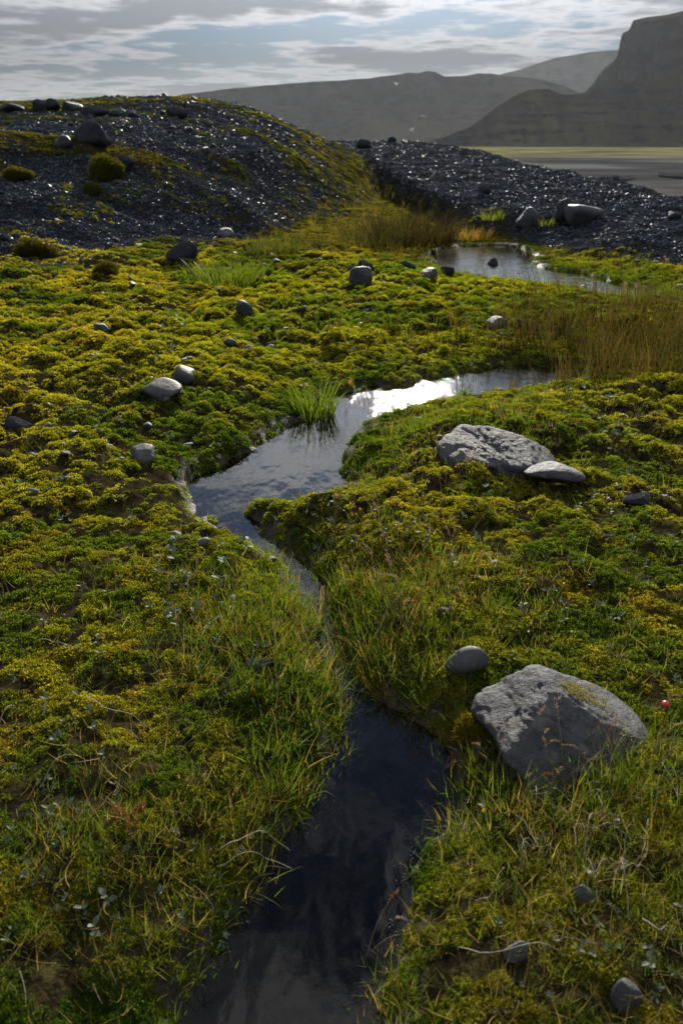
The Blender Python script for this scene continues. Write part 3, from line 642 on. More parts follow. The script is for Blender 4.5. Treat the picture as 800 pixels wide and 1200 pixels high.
# named stones: photo pixel of the foot, width and height in photo pixels
def pstone(px, py, wpx, hpx, seed, m, label, name='stone', cat='stone', rz=0, tilt=(0, 0), sink=.25, depth=.8, planes=11, soft=14, sub=4, rough=.05, lift=0.0):
    (x, y, z), k = px_size(px, py); hw = wpx * k * .5; hh = hpx * k * .5 / (1 - sink) / .95
    return stone(name, (x, y + hw * depth * .8, gz(x, y + hw * .4) - .005 + lift if y > 3 else z + lift), (hw, hw * depth, hh), seed, m, label, cat, rz, tilt, sub, planes, soft, rough, sink)
STONES = [
    (553, 797, 54, 34, 21, M_cobble, 'smooth round grey cobble just behind the largest boulder', 'cobble', .1, .8, 18, 6, .012),
    (652, 572, 60, 18, 23, M_boulder, 'low mossy grey slab at the right foot of the flat tilted rock', 'stone', 0, .7, 9, 14, .05),
    (186, 470, 44, 13, 24, M_cobble, 'flat grey stone in the moss on the left, largest of the left meadow', 'stone', .4, .8, 9, 14, .04),
    (216, 448, 30, 14, 25, M_cobble, 'rounded grey stone just behind the flat grey stone', 'stone', .4, .9, 12, 9, .03),
    (167, 541, 31, 20, 26, M_cobble, 'upright grey stone in the moss left of the pool', 'stone', .2, .8, 10, 14, .05),
    (284, 372, 20, 12, 27, M_pale, 'small pale stone alone below the bright green grass clump', 'stone', .2, .8, 10, 12, .05),
    (422, 332, 28, 17, 28, M_dark, 'front stone of the dark group in the meadow middle', 'stone', .2, .9, 10, 12, .05),
    (428, 318, 17, 11, 29, M_dark, 'rear stone of the dark group in the meadow middle', 'stone', .2, .9, 10, 12, .05),
    (410, 318, 11, 7, 30, M_dark, 'smallest stone of the dark group in the meadow middle', 'stone', .2, .9, 10, 12, .05),
    (477, 315, 17, 8, 31, M_dark, 'low dark stone left of the far pond, on the grass', 'stone', .2, .9, 10, 12, .05),
    (504, 325, 20, 9, 32, M_dark, 'low dark stone on the near edge of the far pond', 'stone', .2, .9, 10, 12, .05),
    (524, 324, 14, 10, 33, M_dark, 'small dark stone beside the rounded stone in the far pond', 'stone', .2, .9, 10, 12, .05),
    (542, 321, 26, 16, 34, M_dark, 'rounded grey stone standing in the far pond near its edge', 'stone', .2, .9, 12, 9, .04),
    (578, 310, 20, 17, 35, M_dark, 'dark upright stone in the middle of the far pond', 'stone', .2, .9, 8, 16, .05),
    (606, 306, 16, 8, 36, M_dark, 'low dark stone at the back edge of the far pond', 'stone', .2, .9, 9, 14, .05),
    (584, 386, 26, 11, 37, M_pale, 'pale cracked stone in the sedge between pond and brook', 'stone', .2, .8, 8, 16, .06),
    (611, 387, 14, 10, 38, M_dark, 'small dark stone just right of the pale cracked stone', 'stone', .2, .9, 10, 12, .05),
    (618, 266, 22, 17, 39, M_dark, 'dark grey rock in the hollow at the foot of the gravel bar', 'stone', .2, .9, 9, 14, .05),
    (684, 264, 46, 20, 40, M_cobble, 'large rounded grey rock on the front slope of the gravel bar', 'stone', .25, .8, 9, 12, .05),
    (664, 264, 26, 20, 41, M_dark, 'grey rock leaning against the left of the large gravel-bar rock', 'stone', .25, .8, 9, 12, .05),
    (213, 305, 34, 17, 42, M_dark, 'dark rock half buried at the lower edge of the hill gravel', 'stone', .3, .8, 9, 14, .06),
    (262, 279, 18, 9, 43, M_pale, 'pale stone at the right end of the hill gravel', 'stone', .2, .8, 9, 14, .05),
    (108, 169, 40, 20, 44, M_dark, 'big dark block on the grassy bench of the hill', 'rock', .2, .8, 7, 18, .04),
    (74, 175, 20, 11, 45, M_dark, 'low dark rock left of the big hill block', 'rock', .2, .8, 9, 14, .05),
    (142, 202, 26, 15, 46, M_dark, 'dark rock right behind the round moss hummock on the hill', 'rock', .2, .8, 9, 14, .05),
    (205, 138, 23, 10, 47, M_dark, 'dark boulder in the yellow grass near the hill crest', 'rock', .2, .8, 9, 14, .05),
    (222, 107, 22, 11, 48, M_dark, 'largest boulder on the hill skyline', 'rock', .1, .8, 9, 12, .05),
    (211, 106, 9, 6, 49, M_dark, 'small boulder touching the largest skyline boulder', 'rock', .1, .8, 9, 12, .05),
    (46, 131, 18, 11, 50, M_dark, 'leftmost of two leaning rocks in the hilltop rock row', 'rock', .2, .8, 7, 18, .05),
    (60, 131, 17, 11, 51, M_dark, 'right one of two leaning rocks in the hilltop rock row', 'rock', .2, .8, 7, 18, .05),
    (81, 131, 23, 10, 52, M_dark, 'broad block in the middle of the hilltop rock row', 'rock', .2, .8, 8, 16, .05),
    (110, 135, 26, 9, 53, M_dark, 'widest rock of the hilltop rock row, right of its middle', 'rock', .2, .8, 8, 16, .05),
    (133, 137, 12, 6, 54, M_dark, 'smaller rock next to the widest in the hilltop rock row', 'rock', .2, .8, 8, 16, .05),
    (152, 138, 18, 6, 55, M_dark, 'right end rock of the hilltop rock row', 'rock', .2, .8, 8, 16, .05),
    (12, 133, 26, 10, 56, M_dark, 'rock at the left edge of the photo on the hilltop', 'rock', .2, .8, 8, 16, .05),
    (426, 175, 18, 10, 57, M_dark, 'dark rock at the meeting of hill flank and gravel bar', 'rock', .2, .8, 8, 16, .05),
    (459, 168, 9, 6, 58, M_dark, 'small dark rock on the far crest of the gravel bar', 'rock', .2, .8, 8, 16, .05),
    (606, 1128, 24, 20, 59, M_cobble, 'small blue-grey stone in the moss near the bottom, between grass blades', 'stone', .3, .8, 9, 14, .04),
    (737, 1184, 30, 30, 60, M_cobble, 'angular grey stone lowest in the photo on the right bank', 'stone', .3, .8, 8, 16, .04),
    (686, 1064, 28, 22, 61, M_cobble, 'grey stone in shaded dry grass below the largest boulder', 'stone', .3, .8, 10, 12, .04),
    (303, 786, 30, 7, 62, M_dark, 'flat grey stone sunk in grass left of the narrow brook', 'stone', .3, .7, 9, 12, .04),
    (118, 389, 16, 8, 63, M_cobble, 'small grey stone in the moss below the left hill gravel', 'stone', .2, .8, 9, 14, .05),
    (18, 503, 26, 11, 64, M_dark, 'dark grey stone at the left edge of the meadow', 'stone', .3, .8, 9, 14, .05),
    (268, 404, 14, 7, 65, M_pale, 'little pale stone in the moss above the pool', 'stone', .3, .8, 9, 14, .05),
    (757, 592, 42, 8, 66, M_dark, 'long low grey stone in the moss right of the flat rock', 'stone', .35, .6, 9, 14, .04),
    (640, 888, 60, 30, 67, M_boulder, 'small dark grey stone tucked under the front of the largest boulder', 'stone', .3, .6, 9, 14, .04),
]
for px, py, wp, hp, sdv, m_, lab, nm, snk, dep, pl_, sf, rg_ in STONES:
    pstone(px, py, wp, hp, sdv, m_, lab, nm, nm if nm != 'cobble' else 'stone', rz=random.uniform(-.6, .6) if nm != 'cobble' else .1, sink=snk, depth=dep, planes=pl_, soft=sf, rough=rg_)

# the flat tilted rock above the pool
(fx, fy, fz), fk = px_size(592, 560)
def strata(P, D):
    st = n3(P * np.array([2.2, 3.0, 20.0]) + 1, 1.0, 87); cr = np.abs(n3(P * np.array([5.0, 7.0, 5.0]), 1.0, 89))
    return P + D * (st * .035 - np.clip(.04 - cr, 0, .04) * .15)[:, None]
FP = [(-.30, -.35, .90, .105), (.10, -.20, .97, .115), (.55, -.1, .83, .16), (-.1, -.97, .10, .175), (.5, -.85, .1, .20), (-.85, -.45, .1, .27), (-.92, .3, .2, .28), (.95, .1, .3, .26), (0, .95, .35, .20), (0, 0, -1, .1)]
V, F = rock_verts(17, 6, (1, 1, 1), soft=18, rough=.055, pl=FP, extra=strata)
fr_ = mesh_np('flat_rock', V, F, M_boulder); fr_.scale = (1, .8, .58); fr_.location = (fx + .0, fy + .15, fz + .035); fr_.rotation_euler = (R(4), R(9), R(-16))
tag(fr_, 'flat layered grey rock lying tilted on the moss right of the pool', 'rock')

# pebbles showing through the moss: small repeats
x, y = spread(3500, 1.3, 13, .5, .45)
z, g, d, c, m = ground(x, y, True)
ok = (d > .05) & (g < .3) & (rng.uniform(0, 1, len(x)) < ss(.5, .7, fbm(x * .8 + 3, y * .8, 401, 3)) * .22 * (1 + (x < -.5)))
protos = []
for i in range(5):
    V, F = rock_verts(700 + i, 3, (1, .8, .55), 10, 12, .05); protos.append(mesh_np('pebble', V, F, M_pale if i % 2 else M_cobble, link=False))
for X, Y, Z in list(zip(x[ok], y[ok], z[ok]))[:120]:
    o = random.choice(protos).copy(); COL.objects.link(o); s = .012 * (.6 + .28 * Y) * random.uniform(.6, 1.5)
    o.scale = (s, s, s); o.location = (X, Y, Z + s * .2); o.rotation_euler = (random.uniform(-.3, .3), random.uniform(-.3, .3), random.uniform(0, 6))
    tag(o, 'tiny grey pebble showing through the meadow moss', 'pebble', 'pebbles in the meadow moss')
# larger cobbles lying on the gravel
def cobbles(n, y0, y1, cond, lab, grp, base):
    x, y = spread(n, y0, y1, .5, .5); z, g, d, c, m = ground(x, y, True)
    ok = (g > .5) & (d > 0) & cond(x, y, m) & (z > -.5)
    pr = []
    for i in range(6):
        V, F = rock_verts(800 + i, 3, (1, .8, .65), 9, 14, .06); pr.append(mesh_np('cobble', V, F, M_dark, link=False))
    for X, Y, Z in list(zip(x[ok], y[ok], z[ok]))[:140]:
        o = random.choice(pr).copy(); COL.objects.link(o); s = base * .62 * (.8 + .035 * Y) * math.exp(random.gauss(0, .35))
        o.scale = (s, s, s * random.uniform(.8, 1.1)); o.location = (X, Y, Z + s * .25); o.rotation_euler = (random.uniform(-.4, .4), random.uniform(-.4, .4), random.uniform(0, 6))
        tag(o, lab, 'cobble', grp)
cobbles(900, 10, 30, lambda x, y, m: (m < .3), 'dark cobble among the gravel of the hill slope', 'cobbles on the hill slope', .055)
cobbles(420, 8.6, 40, lambda x, y, m: (m > .6), 'dark cobble among the gravel of the bar behind the pond', 'cobbles on the gravel bar', .04)

# ------------------------------------------------------------------ clumps and hummocks that stand out
def blade_clump(name, px, py, r, h, n, col, seed, label, cat='grass clump', w=.010, lean=.35, bend=.5):
    X, Y, Z = hit(px, py); V, F = blades(n, seed, r / h, w / h, bend, 5, lean); V = V * h
    lk = gz(X, Y)
    o = mesh_np(name, V, F, leafy('clump_blades', col, .55, .4, .3, (1.2, 1.2, .5)), smooth=False); o.location = (X, Y, max(lk, 0) - .005)
    return tag(o, label, cat)
blade_clump('grass_clump', 264, 334, .42, .30, 420, (.11, .15, .018), 901, 'bright green bushy grass clump at the foot of the dark hill gravel')
blade_clump('grass_clump', 368, 486, .13, .26, 170, (.11, .16, .014), 902, 'bright green upright grass tuft on the far left bank of the pool', w=.006, lean=.25)
blade_clump('grass_clump', 480, 282, .75, .55, 520, (.030, .022, .010), 903, 'dark brown tall grass clump where the hill flank meets the pond', w=.012)
blade_clump('grass_clump', 440, 288, .5, .40, 300, (.035, .034, .012), 908, 'dark olive grass clump left of the dark brown tall one', w=.012)
blade_clump('grass_clump', 578, 258, .22, .20, 130, (.14, .17, .02), 904, 'small yellow-green grass clump in the hollow of the gravel bar', w=.010)
blade_clump('grass_clump', 545, 278, .45, .22, 260, (.20, .12, .035), 905, 'low tan grass clump at the back edge of the far pond', w=.010)
blade_clump('grass_clump', 320, 296, .35, .28, 240, (.07, .08, .018), 906, 'dull olive grass clump right of the bright bushy one', w=.010)
blade_clump('grass_clump', 640, 264, .2, .18, 90, (.10, .12, .02), 909, 'tiny green grass clump against the large gravel-bar rock', w=.010)
def merge(parts):
    V = []; F = []; k = 0
    for v, f in parts: V.append(v); F.append(np.asarray(f) + k); k += len(v)
    return np.concatenate(V), np.concatenate(F)
def hummock(px, py, wpx, hpx, seed, label, col=(.070, .080, .014)):
    (X, Y, Z), k = px_size(px, py); rx = wpx * k * .5; hz = hpx * k
    V, F = rock_verts(seed, 4, (rx, rx * .9, hz * .68), 9, 7, .13); N = V / np.linalg.norm(V, axis=1, keepdims=True)
    r = np.random.default_rng(seed); bits = [(V * .86, np.c_[F, F[:, 2]])]; D = V / np.linalg.norm(V, axis=1, keepdims=True)
    for q in r.choice(len(V), 420, replace=False):
        if V[q, 2] < -hz * .2: continue
        tv, tf = tuft(8, int(r.integers(0, 9999)), .42); n_ = D[q] + r.normal(0, .2, 3); n_[2] += .4
        bits.append((tv @ np.array(Vector(n_).to_track_quat('Z', 'Y').to_matrix()).T * rx * .17 * r.uniform(.7, 1.4) + V[q] * r.uniform(.86, 1.0), tf))
    tv = []; tf = []
    for q in r.choice(len(V), 700):
        if V[q, 2] < -hz * .2: continue
        n_ = D[q] + r.normal(0, .35, 3) + np.array([0, 0, .5]); n_ /= np.linalg.norm(n_); sd_ = np.cross(n_, r.normal(0, 1, 3)); sd_ /= np.linalg.norm(sd_); L = rx * r.uniform(.2, .42); b = V[q] * .9; i0 = len(tv)
        mid = b + n_ * L * .55; tip = b + n_ * L + np.array([0, 0, -L * .2]) + D[q] * L * .1
        tv += [b - sd_ * L * .04, b + sd_ * L * .04, mid + sd_ * L * .03, mid - sd_ * L * .03, tip, tip]; tf += [(i0, i0 + 1, i0 + 2, i0 + 3), (i0 + 3, i0 + 2, i0 + 4, i0 + 4)]
    bits.append((np.array(tv), np.array(tf))); VV, FF = merge(bits)
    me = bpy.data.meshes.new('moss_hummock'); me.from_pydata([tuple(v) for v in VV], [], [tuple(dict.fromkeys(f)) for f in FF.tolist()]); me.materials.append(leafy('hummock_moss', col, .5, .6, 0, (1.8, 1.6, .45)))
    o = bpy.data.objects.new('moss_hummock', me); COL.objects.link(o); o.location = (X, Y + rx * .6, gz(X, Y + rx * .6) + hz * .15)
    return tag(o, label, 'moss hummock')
hummock(123, 213, 40, 27, 921, 'round yellow-green moss hummock on the dark hill gravel')
hummock(37, 302, 46, 20, 922, 'low brownish moss hummock at the left edge under the hill gravel', (.06, .055, .016))
hummock(122, 322, 32, 16, 923, 'olive moss hummock at the lower left edge of the hill gravel', (.06, .065, .016))
hummock(20, 212, 34, 12, 924, 'flat moss hummock at the left end of the dark gravel slope', (.065, .07, .016))
hummock(108, 228, 20, 12, 925, 'small moss hummock below the round yellow-green one', (.06, .075, .016))
hummock(552, 878, 46, 30, 926, 'mound of sunlit moss pressed against the left side of the largest boulder', (.13, .12, .016))  # lighter moss colour paints in the sunlight on this mound
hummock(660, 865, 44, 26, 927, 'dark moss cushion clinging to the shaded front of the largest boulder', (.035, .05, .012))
hummock(795, 222, 60, 22, 928, 'grassy yellow mound at the right edge beyond the gravel bar', (.12, .12, .022))

# ------------------------------------------------------------------ seed-headed grasses, willow sprigs, sorrel, leaves, twigs
def tube(path, r0, r1, sides=5):
    path = np.asarray(path, float); n = len(path); V = []
    for i, p in enumerate(path):
        tdir = path[min(i + 1, n - 1)] - path[max(i - 1, 0)]; tdir /= np.linalg.norm(tdir) + 1e-9
        a = np.cross(tdir, [0.31, .9, .2]); a /= np.linalg.norm(a); b = np.cross(tdir, a); r = r0 + (r1 - r0) * i / (n - 1)
        for k in range(sides): V.append(p + (a * math.cos(k * 6.2832 / sides) + b * math.sin(k * 6.2832 / sides)) * r)
    F = [(i * sides + k, i * sides + (k + 1) % sides, (i + 1) * sides + (k + 1) % sides, (i + 1) * sides + k) for i in range(n - 1) for k in range(sides)]
    return np.array(V), np.array(F)
def leaf_mesh(L, W, fold=.25, curl=.2, n=6):
    V = []; F = []
    for i in range(n + 1):
        s = i / n; w_ = W * math.sin(math.pi * min(s * .96 + .02, 1)) ** .8 * .5; zc = curl * L * (s - s * s * 1.4)
        V += [(s * L, -w_, zc + fold * w_), (s * L, 0, zc), (s * L, w_, zc + fold * w_)]
    for i in range(n):
        a = i * 3; F += [(a, a + 1, a + 4, a + 3), (a + 1, a + 2, a + 5, a + 4)]
    return np.array(V), np.array(F)
def rotm(e): return np.array(Euler(e).to_matrix())
def make_seed_grass(i):
    r = np.random.default_rng(940 + i); h = r.uniform(.11, .19); a = r.uniform(0, 6.28); ln = r.uniform(.1, .45)
    path = [np.array([math.cos(a) * ln * s * s * h, math.sin(a) * ln * s * s * h, h * s * (1 - .12 * s * ln) - .01]) for s in np.linspace(0, 1, 8)]
    root = empty('seed_grass', (0, 0, 0)); v, f = tube(path, .0011, .0007); st = mesh_np('stem', v, f, M_straw); st.parent = root
    tip = path[-1]; dr = path[-1] - path[-3]; dr /= np.linalg.norm(dr); hl = r.uniform(.026, .046); bits = []
    nod = r.uniform(0, 1.0); side = np.array([math.cos(a), math.sin(a), 0])
    for k in range(34):
        s = r.uniform(0, 1); c = tip + dr * hl * s + (side * s * s * nod - np.array([0, 0, s * s * nod * .6])) * hl * .7; w_ = .0030 * math.sin(math.pi * min(.97, s * .85 + .12))
        lv, lf = leaf_mesh(.008, .0026, .2, 0, 2); M_ = rotm((r.uniform(0, 6.28), -math.pi / 2 + r.normal(0, .45), r.uniform(0, 6.28)))
        o_ = r.normal(0, 1, 3); o_ /= np.linalg.norm(o_); bits.append((lv @ M_.T + c + o_ * w_ * .6, lf))
    v, f = merge(bits); hd = mesh_np('seed_head', v, f, M_straw if i != 3 else M_rust, smooth=False); hd.parent = root
    return root
def make_sprig(i):
    r = np.random.default_rng(960 + i); root = empty('willow_sprig', (0, 0, 0)); h = r.uniform(.035, .075); a = r.uniform(0, 6.28)
    path = [np.array([math.cos(a) * .35 * s * s * h, math.sin(a) * .35 * s * s * h, h * s - .01]) for s in np.linspace(0, 1, 5)]
    v, f = tube(path, .0014, .0008); st = mesh_np('stem', v, f, M_straw); st.parent = root
    for k in range(r.integers(4, 7)):
        s = r.uniform(.35, 1); p = path[0] + (path[-1] - path[0]) * s; v, f = leaf_mesh(r.uniform(.014, .024), r.uniform(.007, .012)); M_ = rotm((r.uniform(-.5, .5), -r.uniform(.1, 1.1), k * 2.4 + r.uniform(-.4, .4)))
        lf = mesh_np('leaf', v @ M_.T + p, f, M_willow); lf.parent = root
    return root
def drop(o, X, Y, rz, s, dz=0): o.location = (X, Y, max(gz(X, Y), -.02) + dz); o.rotation_euler = (0, 0, rz); o.scale = (s, s, s)
def plant_set(make, nproto, spots, label, cat, group, smin, smax):
    pr = [make(i) for i in range(nproto)]; used = set()
    for px, py in spots:
        X, Y, Z = hit(px, py); i = random.randrange(nproto)
        o = pr[i] if i not in used else copy_tree(pr[i]); used.add(i)
        drop(o, X, Y, random.uniform(0, 6.28), random.uniform(smin, smax) * (.75 + .1 * Y)); tag(o, label, cat, group)
    for i, p in enumerate(pr):
        if i not in used:
            for ch in list(p.children): bpy.data.objects.remove(ch)
            bpy.data.objects.remove(p)
def jit(lst, n, sx, sy):
    return [(px + random.gauss(0, sx), py + random.gauss(0, sy)) for px, py in lst for _ in range(n)]
plant_set(make_seed_grass, 7, jit([(620, 905), (690, 910), (640, 940), (600, 900), (730, 900), (680, 960)], 4, 26, 16), 'straw-coloured seed-headed grass stalk in front of the largest boulder', 'grass stalk', 'grass stalks in front of the largest boulder', .8, 1.15)
plant_set(make_seed_grass, 7, jit([(500, 720), (470, 670), (440, 740), (540, 690), (420, 640)], 8, 30, 24), 'seed-headed grass stalk on the right bank beside the narrow brook', 'grass stalk', 'grass stalks by the narrow brook', .9, 1.6)
plant_set(make_seed_grass, 7, jit([(230, 720), (300, 740), (350, 800), (260, 790)], 4, 32, 26), 'seed-headed grass stalk on the left bank beside the narrow brook', 'grass stalk', 'grass stalks on the left bank', .7, 1.1)
plant_set(make_seed_grass, 5, [(445, 1100), (430, 1120)], 'seed-headed grass stalk rising from the dark brook near the bottom', 'grass stalk', 'grass stalks in the brook', .8, 1.0)
plant_set(make_sprig, 6, jit([(215, 690), (240, 660), (200, 720), (225, 740)], 4, 24, 18), 'grey-green willow sprig in the moss just below the pool', 'willow sprig', 'willow sprigs below the pool', 1.1, 1.6)
plant_set(make_sprig, 6, jit([(420, 600), (500, 640), (570, 690), (620, 730), (680, 700), (740, 640), (450, 650), (720, 560)], 5, 34, 24), 'grey-green willow sprig in the moss below the flat tilted rock', 'willow sprig', 'willow sprigs below the flat rock', .7, 1.15)
plant_set(make_sprig, 4, [(100, 1070), (132, 1058), (118, 1100)], 'pale green willow sprig in the moss at lower left', 'willow sprig', 'willow sprigs at lower left', 1.0, 1.3)
plant_set(make_sprig, 4, jit([(700, 1020), (740, 1130), (690, 1110), (790, 1040)], 2, 24, 20), 'grey willow sprig in the moss at lower right', 'willow sprig', 'willow sprigs at lower right', .8, 1.2)
plant_set(make_sprig, 4, jit([(60, 700), (110, 850), (160, 760)], 3, 40, 30), 'grey-green willow sprig in the left meadow moss', 'willow sprig', 'willow sprigs in the left meadow', .7, 1.1)

def sorrel(px, py, n, r, h, seed, label):
    X, Y, Z = hit(px, py); root = empty('rusty_plant', (X, Y, gz(X, Y))); q = np.random.default_rng(seed)
    for k in range(n):
        a = q.uniform(0, 6.28); rr = r * math.sqrt(q.uniform()); b = np.array([rr * math.cos(a), rr * math.sin(a), -.005]); hh = h * q.uniform(.6, 1.1); ln = q.normal(0, .25, 2)
        path = [b + np.array([ln[0] * s * s * hh, ln[1] * s * s * hh, hh * s]) for s in np.linspace(0, 1, 6)]
        v, f = tube(path, .0009, .0005, 4); st = mesh_np('stem', v, f, M_rust); st.parent = root
        bits = []
        for j in range(26):
            s = q.uniform(.45, 1); i = int(s * 5); p = path[i] + (path[min(i + 1, 5)] - path[i]) * (s * 5 - i); v, f = leaf_mesh(.005, .0022, .3, 0, 2)
            bits.append((v @ rotm((q.uniform(0, 6.28), -q.uniform(.2, 1.3), q.uniform(0, 6.28))).T + p, f))
        v, f = merge(bits); sh = mesh_np('seed_head', v, f, M_rust, smooth=False); sh.parent = root
    tag(root, label, 'plant')
sorrel(150, 975, 16, .05, .10, 971, 'rust-red seeding sorrel tuft in the left foreground moss')
sorrel(525, 905, 3, .02, .09, 972, 'few reddish seed stalks on the bank left of the largest boulder')

# fallen autumn leaves
pr = []
for i in range(5):
    v, f = leaf_mesh(.013, .009, .5, .3, 5); pr.append(mesh_np('autumn_leaf', v @ rotm((.3 * i, -.3, i)).T, f, M_autumn, link=False))
for grp, lab, spots in [('orange leaves below the flat rock', 'tiny orange autumn leaf in the moss below the flat tilted rock', jit([(600, 700), (560, 650), (660, 720), (700, 620), (450, 600), (740, 700), (520, 620)], 4, 40, 26)),
                        ('orange leaves at left', 'tiny orange autumn leaf in the left meadow moss', jit([(40, 690), (90, 720), (150, 780), (60, 850)], 3, 36, 30))]:
    for px, py in spots:
        X, Y, Z = hit(px, py); o = random.choice(pr).copy(); COL.objects.link(o); s = random.uniform(.7, 1.15)
        o.location = (X, Y, gz(X, Y) + .014); o.rotation_euler = (random.uniform(-.8, .8), random.uniform(-.8, .8), random.uniform(0, 6.28)); o.scale = (s, s, s); tag(o, lab, 'leaf', grp)
def one_leaf(px, py, L, lab, m=M_autumn):
    X, Y, Z = hit(px, py); v, f = leaf_mesh(L, L * .6, .5, .3, 6); o = mesh_np('autumn_leaf', v, f, m); o.location = (X, Y, gz(X, Y) + .03); o.rotation_euler = (.2, -1.1, .8); tag(o, lab, 'leaf')
one_leaf(410, 457, .04, 'bright orange leaf standing on the far bank of the brook bend')
# dry twigs and bent dead stalks
def twig(px, py, L, ang, arch, lab, r=.0012, grp=None, thick=None):
    X, Y, Z = hit(px, py); ca, sa = math.cos(ang), math.sin(ang); P = []
    for s in np.linspace(0, 1, 12):
        xx = X + ca * L * (s - .5); y2 = Y + sa * L * (s - .5) + .02 * math.sin(s * 5 + px); P.append((xx - X, y2 - Y, max(gz(xx, y2), 0) + .018 + arch * math.sin(math.pi * s) + .004 * math.sin(9 * s + py)))
    v, f = tube(P, r, r * .5, 6); o = mesh_np('dry_twig', v, f, M_twig); o.location = (X, Y, 0); tag(o, lab, 'twig', grp)
M_twig = leafy('bleached_twig', (.30, .25, .20), .1, .6)
twig(135, 838, .20, -.5, .012, 'long bleached twig lying across the left meadow moss')
twig(12, 860, .16, 1.4, .05, 'thin bleached twig standing near the left edge')
twig(75, 905, .12, .9, .02, 'short bleached twig in the moss beside the rust-red tuft')
twig(300, 1000, .16, .25, .02, 'upper of two pale dead stalks reaching over the brook from the left bank')
twig(300, 1022, .16, .08, .012, 'lower of two pale dead stalks reaching over the brook from the left bank')
twig(70, 762, .14, -.05, .012, 'short straight bleached twig in the upper left moss')
twig(735, 885, .12, .6, .03, 'bent dead stalk right of the boulder front')
twig(690, 985, .14, 1.0, .03, 'curved dead stalk in the dry grass below the boulder')
twig(770, 1100, .08, -1.0, .02, 'short bleached twig at the lower right edge')
twig(600, 1120, .20, -.3, .02, 'long arched dead stalk above the small blue-grey stone')
for px, py in jit([(700, 950), (740, 1000), (650, 960), (760, 930), (620, 1010), (720, 1060)], 5, 30, 22):
    twig(px, py, random.uniform(.05, .12), random.uniform(0, 3.14), random.uniform(.01, .04), 'thin dead stalk tangled in dry grass below the largest boulder', .0008, 'dead stalks below the largest boulder')

# the red mushroom by the boulder
X, Y, Z = hit(777, 834); root = empty('mushroom', (X, Y, gz(X, Y)))
def lathe(prof, n=18):
    V = [(r * math.cos(k * 6.28318 / n), r * math.sin(k * 6.28318 / n), z) for r, z in prof for k in range(n)]
    return np.array(V), np.array([(i * n + k, i * n + (k + 1) % n, (i + 1) * n + (k + 1) % n, (i + 1) * n + k) for i in range(len(prof) - 1) for k in range(n)])
def plainmat(nm, c, r=.4):
    m, t = mat(nm); pos = t.n('ShaderNodeTexCoord').outputs['Object']; k = t.noise(pos, 180, 3)
    p = t.n('ShaderNodeBsdfPrincipled', {'Base Color': t.mix(t.ramp(k, .3, .7), tuple(v * .7 for v in c), c), 'Roughness': r}); t.n('ShaderNodeOutputMaterial', {0: p.outputs[0]}); return m
v, f = lathe([(.0001, .034), (.004, .0335), (.008, .031), (.0105, .027), (.0112, .022), (.010, .019), (.006, .018), (.0001, .018)]); o = mesh_np('cap', v, f, plainmat('red_cap', (.42, .035, .02), .3)); o.parent = root
v, f = lathe([(.004, -.01), (.0032, .005), (.003, .02)], 12); o = mesh_np('stalk', v, f, plainmat('mushroom_stalk', (.5, .4, .3), .6)); o.parent = root
tag(root, 'small red-capped mushroom in the moss right of the largest boulder', 'mushroom')

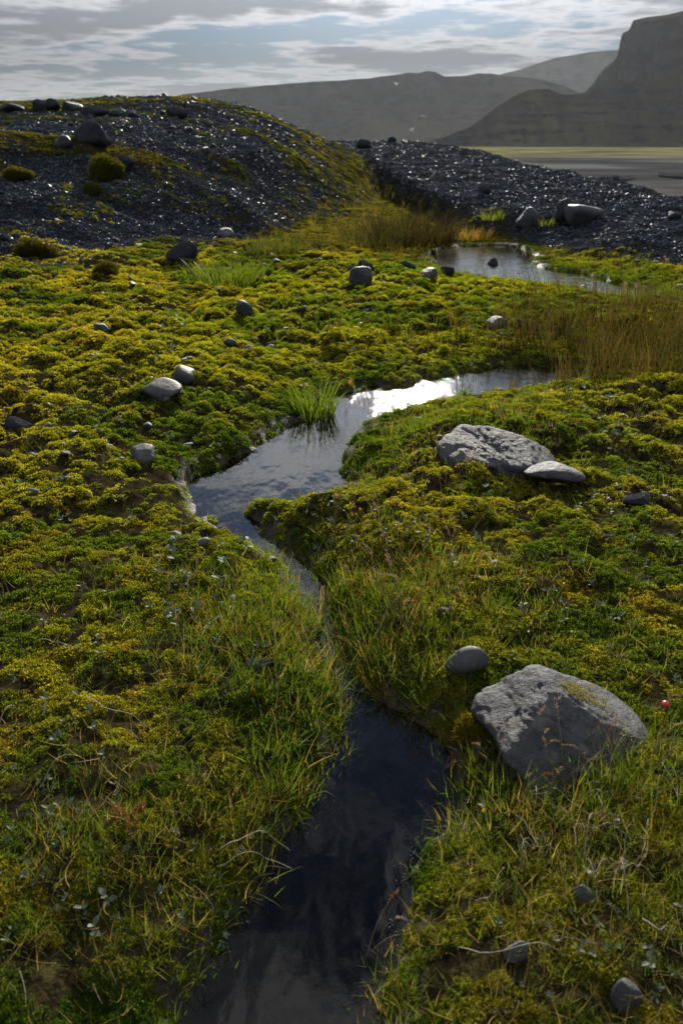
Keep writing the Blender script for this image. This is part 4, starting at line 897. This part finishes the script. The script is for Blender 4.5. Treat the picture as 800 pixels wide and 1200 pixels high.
# three white birds in front of the far slope
M_bird = plainmat('white_feathers', (.8, .78, .75), .7)
def bird(px, py, D, flap, lab, rz):
    p = at_dist(px, py, D); V = []; S = 10; K = 8
    for i in range(K + 1):
        s = i / K; r = .075 * math.sin(math.pi * min(max(s, .03), .97)) ** .7 * (1.0 if s > .25 else .75)
        for k in range(S): V.append((.46 * (s - .45), r * math.cos(k * 6.2832 / S), r * .85 * math.sin(k * 6.2832 / S)))
    F = [(i * S + k, i * S + (k + 1) % S, (i + 1) * S + (k + 1) % S, (i + 1) * S + k) for i in range(K) for k in range(S)]
    for sg in (1, -1):
        i0 = len(V); st = [(0, .05, .12), (.25, .10, .11), (.5, .06, .10), (.62, -.04, .05), (.68, -.14, .01)]
        for q, (d_, xo, ch) in enumerate(st):
            zz = math.sin(flap) * d_ - (.12 * max(0, d_ - .25)); yy_ = sg * math.cos(flap) * d_
            V += [(xo + ch, yy_, zz), (xo - ch, yy_, zz - .01), (xo, yy_, zz + .02)]
        for q in range(len(st) - 1):
            a = i0 + q * 3; b = a + 3; F += [(a, a + 2, b + 2, b), (a + 2, a + 1, b + 1, b + 2), (a + 1, a, b, b + 1)]
    i0 = len(V); V += [(-.20, .03, 0), (-.20, -.03, 0), (-.36, .07, .0), (-.36, -.07, 0)]; F.append((i0, i0 + 1, i0 + 3, i0 + 2))
    o = mesh_np('bird', np.array(V), np.array(F), M_bird); o.location = tuple(p); o.rotation_euler = (.2, 0, rz); tag(o, lab, 'bird')
bird(464, 99, 150, .5, 'white bird flying highest, against the far grey slope', .5)
bird(496, 136, 210, .2, 'white bird flying farthest right, smallest of three', 2.0)
bird(482, 153, 150, .7, 'white bird flying lowest, just above the gravel bar', -.6)

# ------------------------------------------------------------------ little things on the water: glossy beads added for the sun's glints along the banks
x, y = spread(60000, .8, 4.2, .3, .35); d = water_d(x, y)
ok = (d < .010) & (d > -.016) & (rng.uniform(0, 1, len(x)) < .5 * ss(.48, .62, fbm(x * 5, y * 5, 431, 3))) 
x, y = x[ok][:900], y[ok][:900]; s = rng.uniform(.0007, .0024, len(x)) * rng.uniform(.5, 1, len(x))
Mb, t = mat('glint_bead'); p = t.n('ShaderNodeBsdfPrincipled', {'Base Color': (.06, .06, .06, 1), 'Roughness': .06, 'Specular IOR Level': .6}); t.n('ShaderNodeOutputMaterial', {0: p.outputs[0]})
sources('water_bead', [ICO[2]], Mb, True)
scatter('glint_beads', 'water_bead', np.c_[x, y, np.zeros(len(x)) + .0006], np.zeros((len(x), 3)), np.c_[s, s, s * .7], np.tile([.1] * 3, (len(x), 1)), 'small glossy beads added for sun glints along the brook banks', 'glint beads')
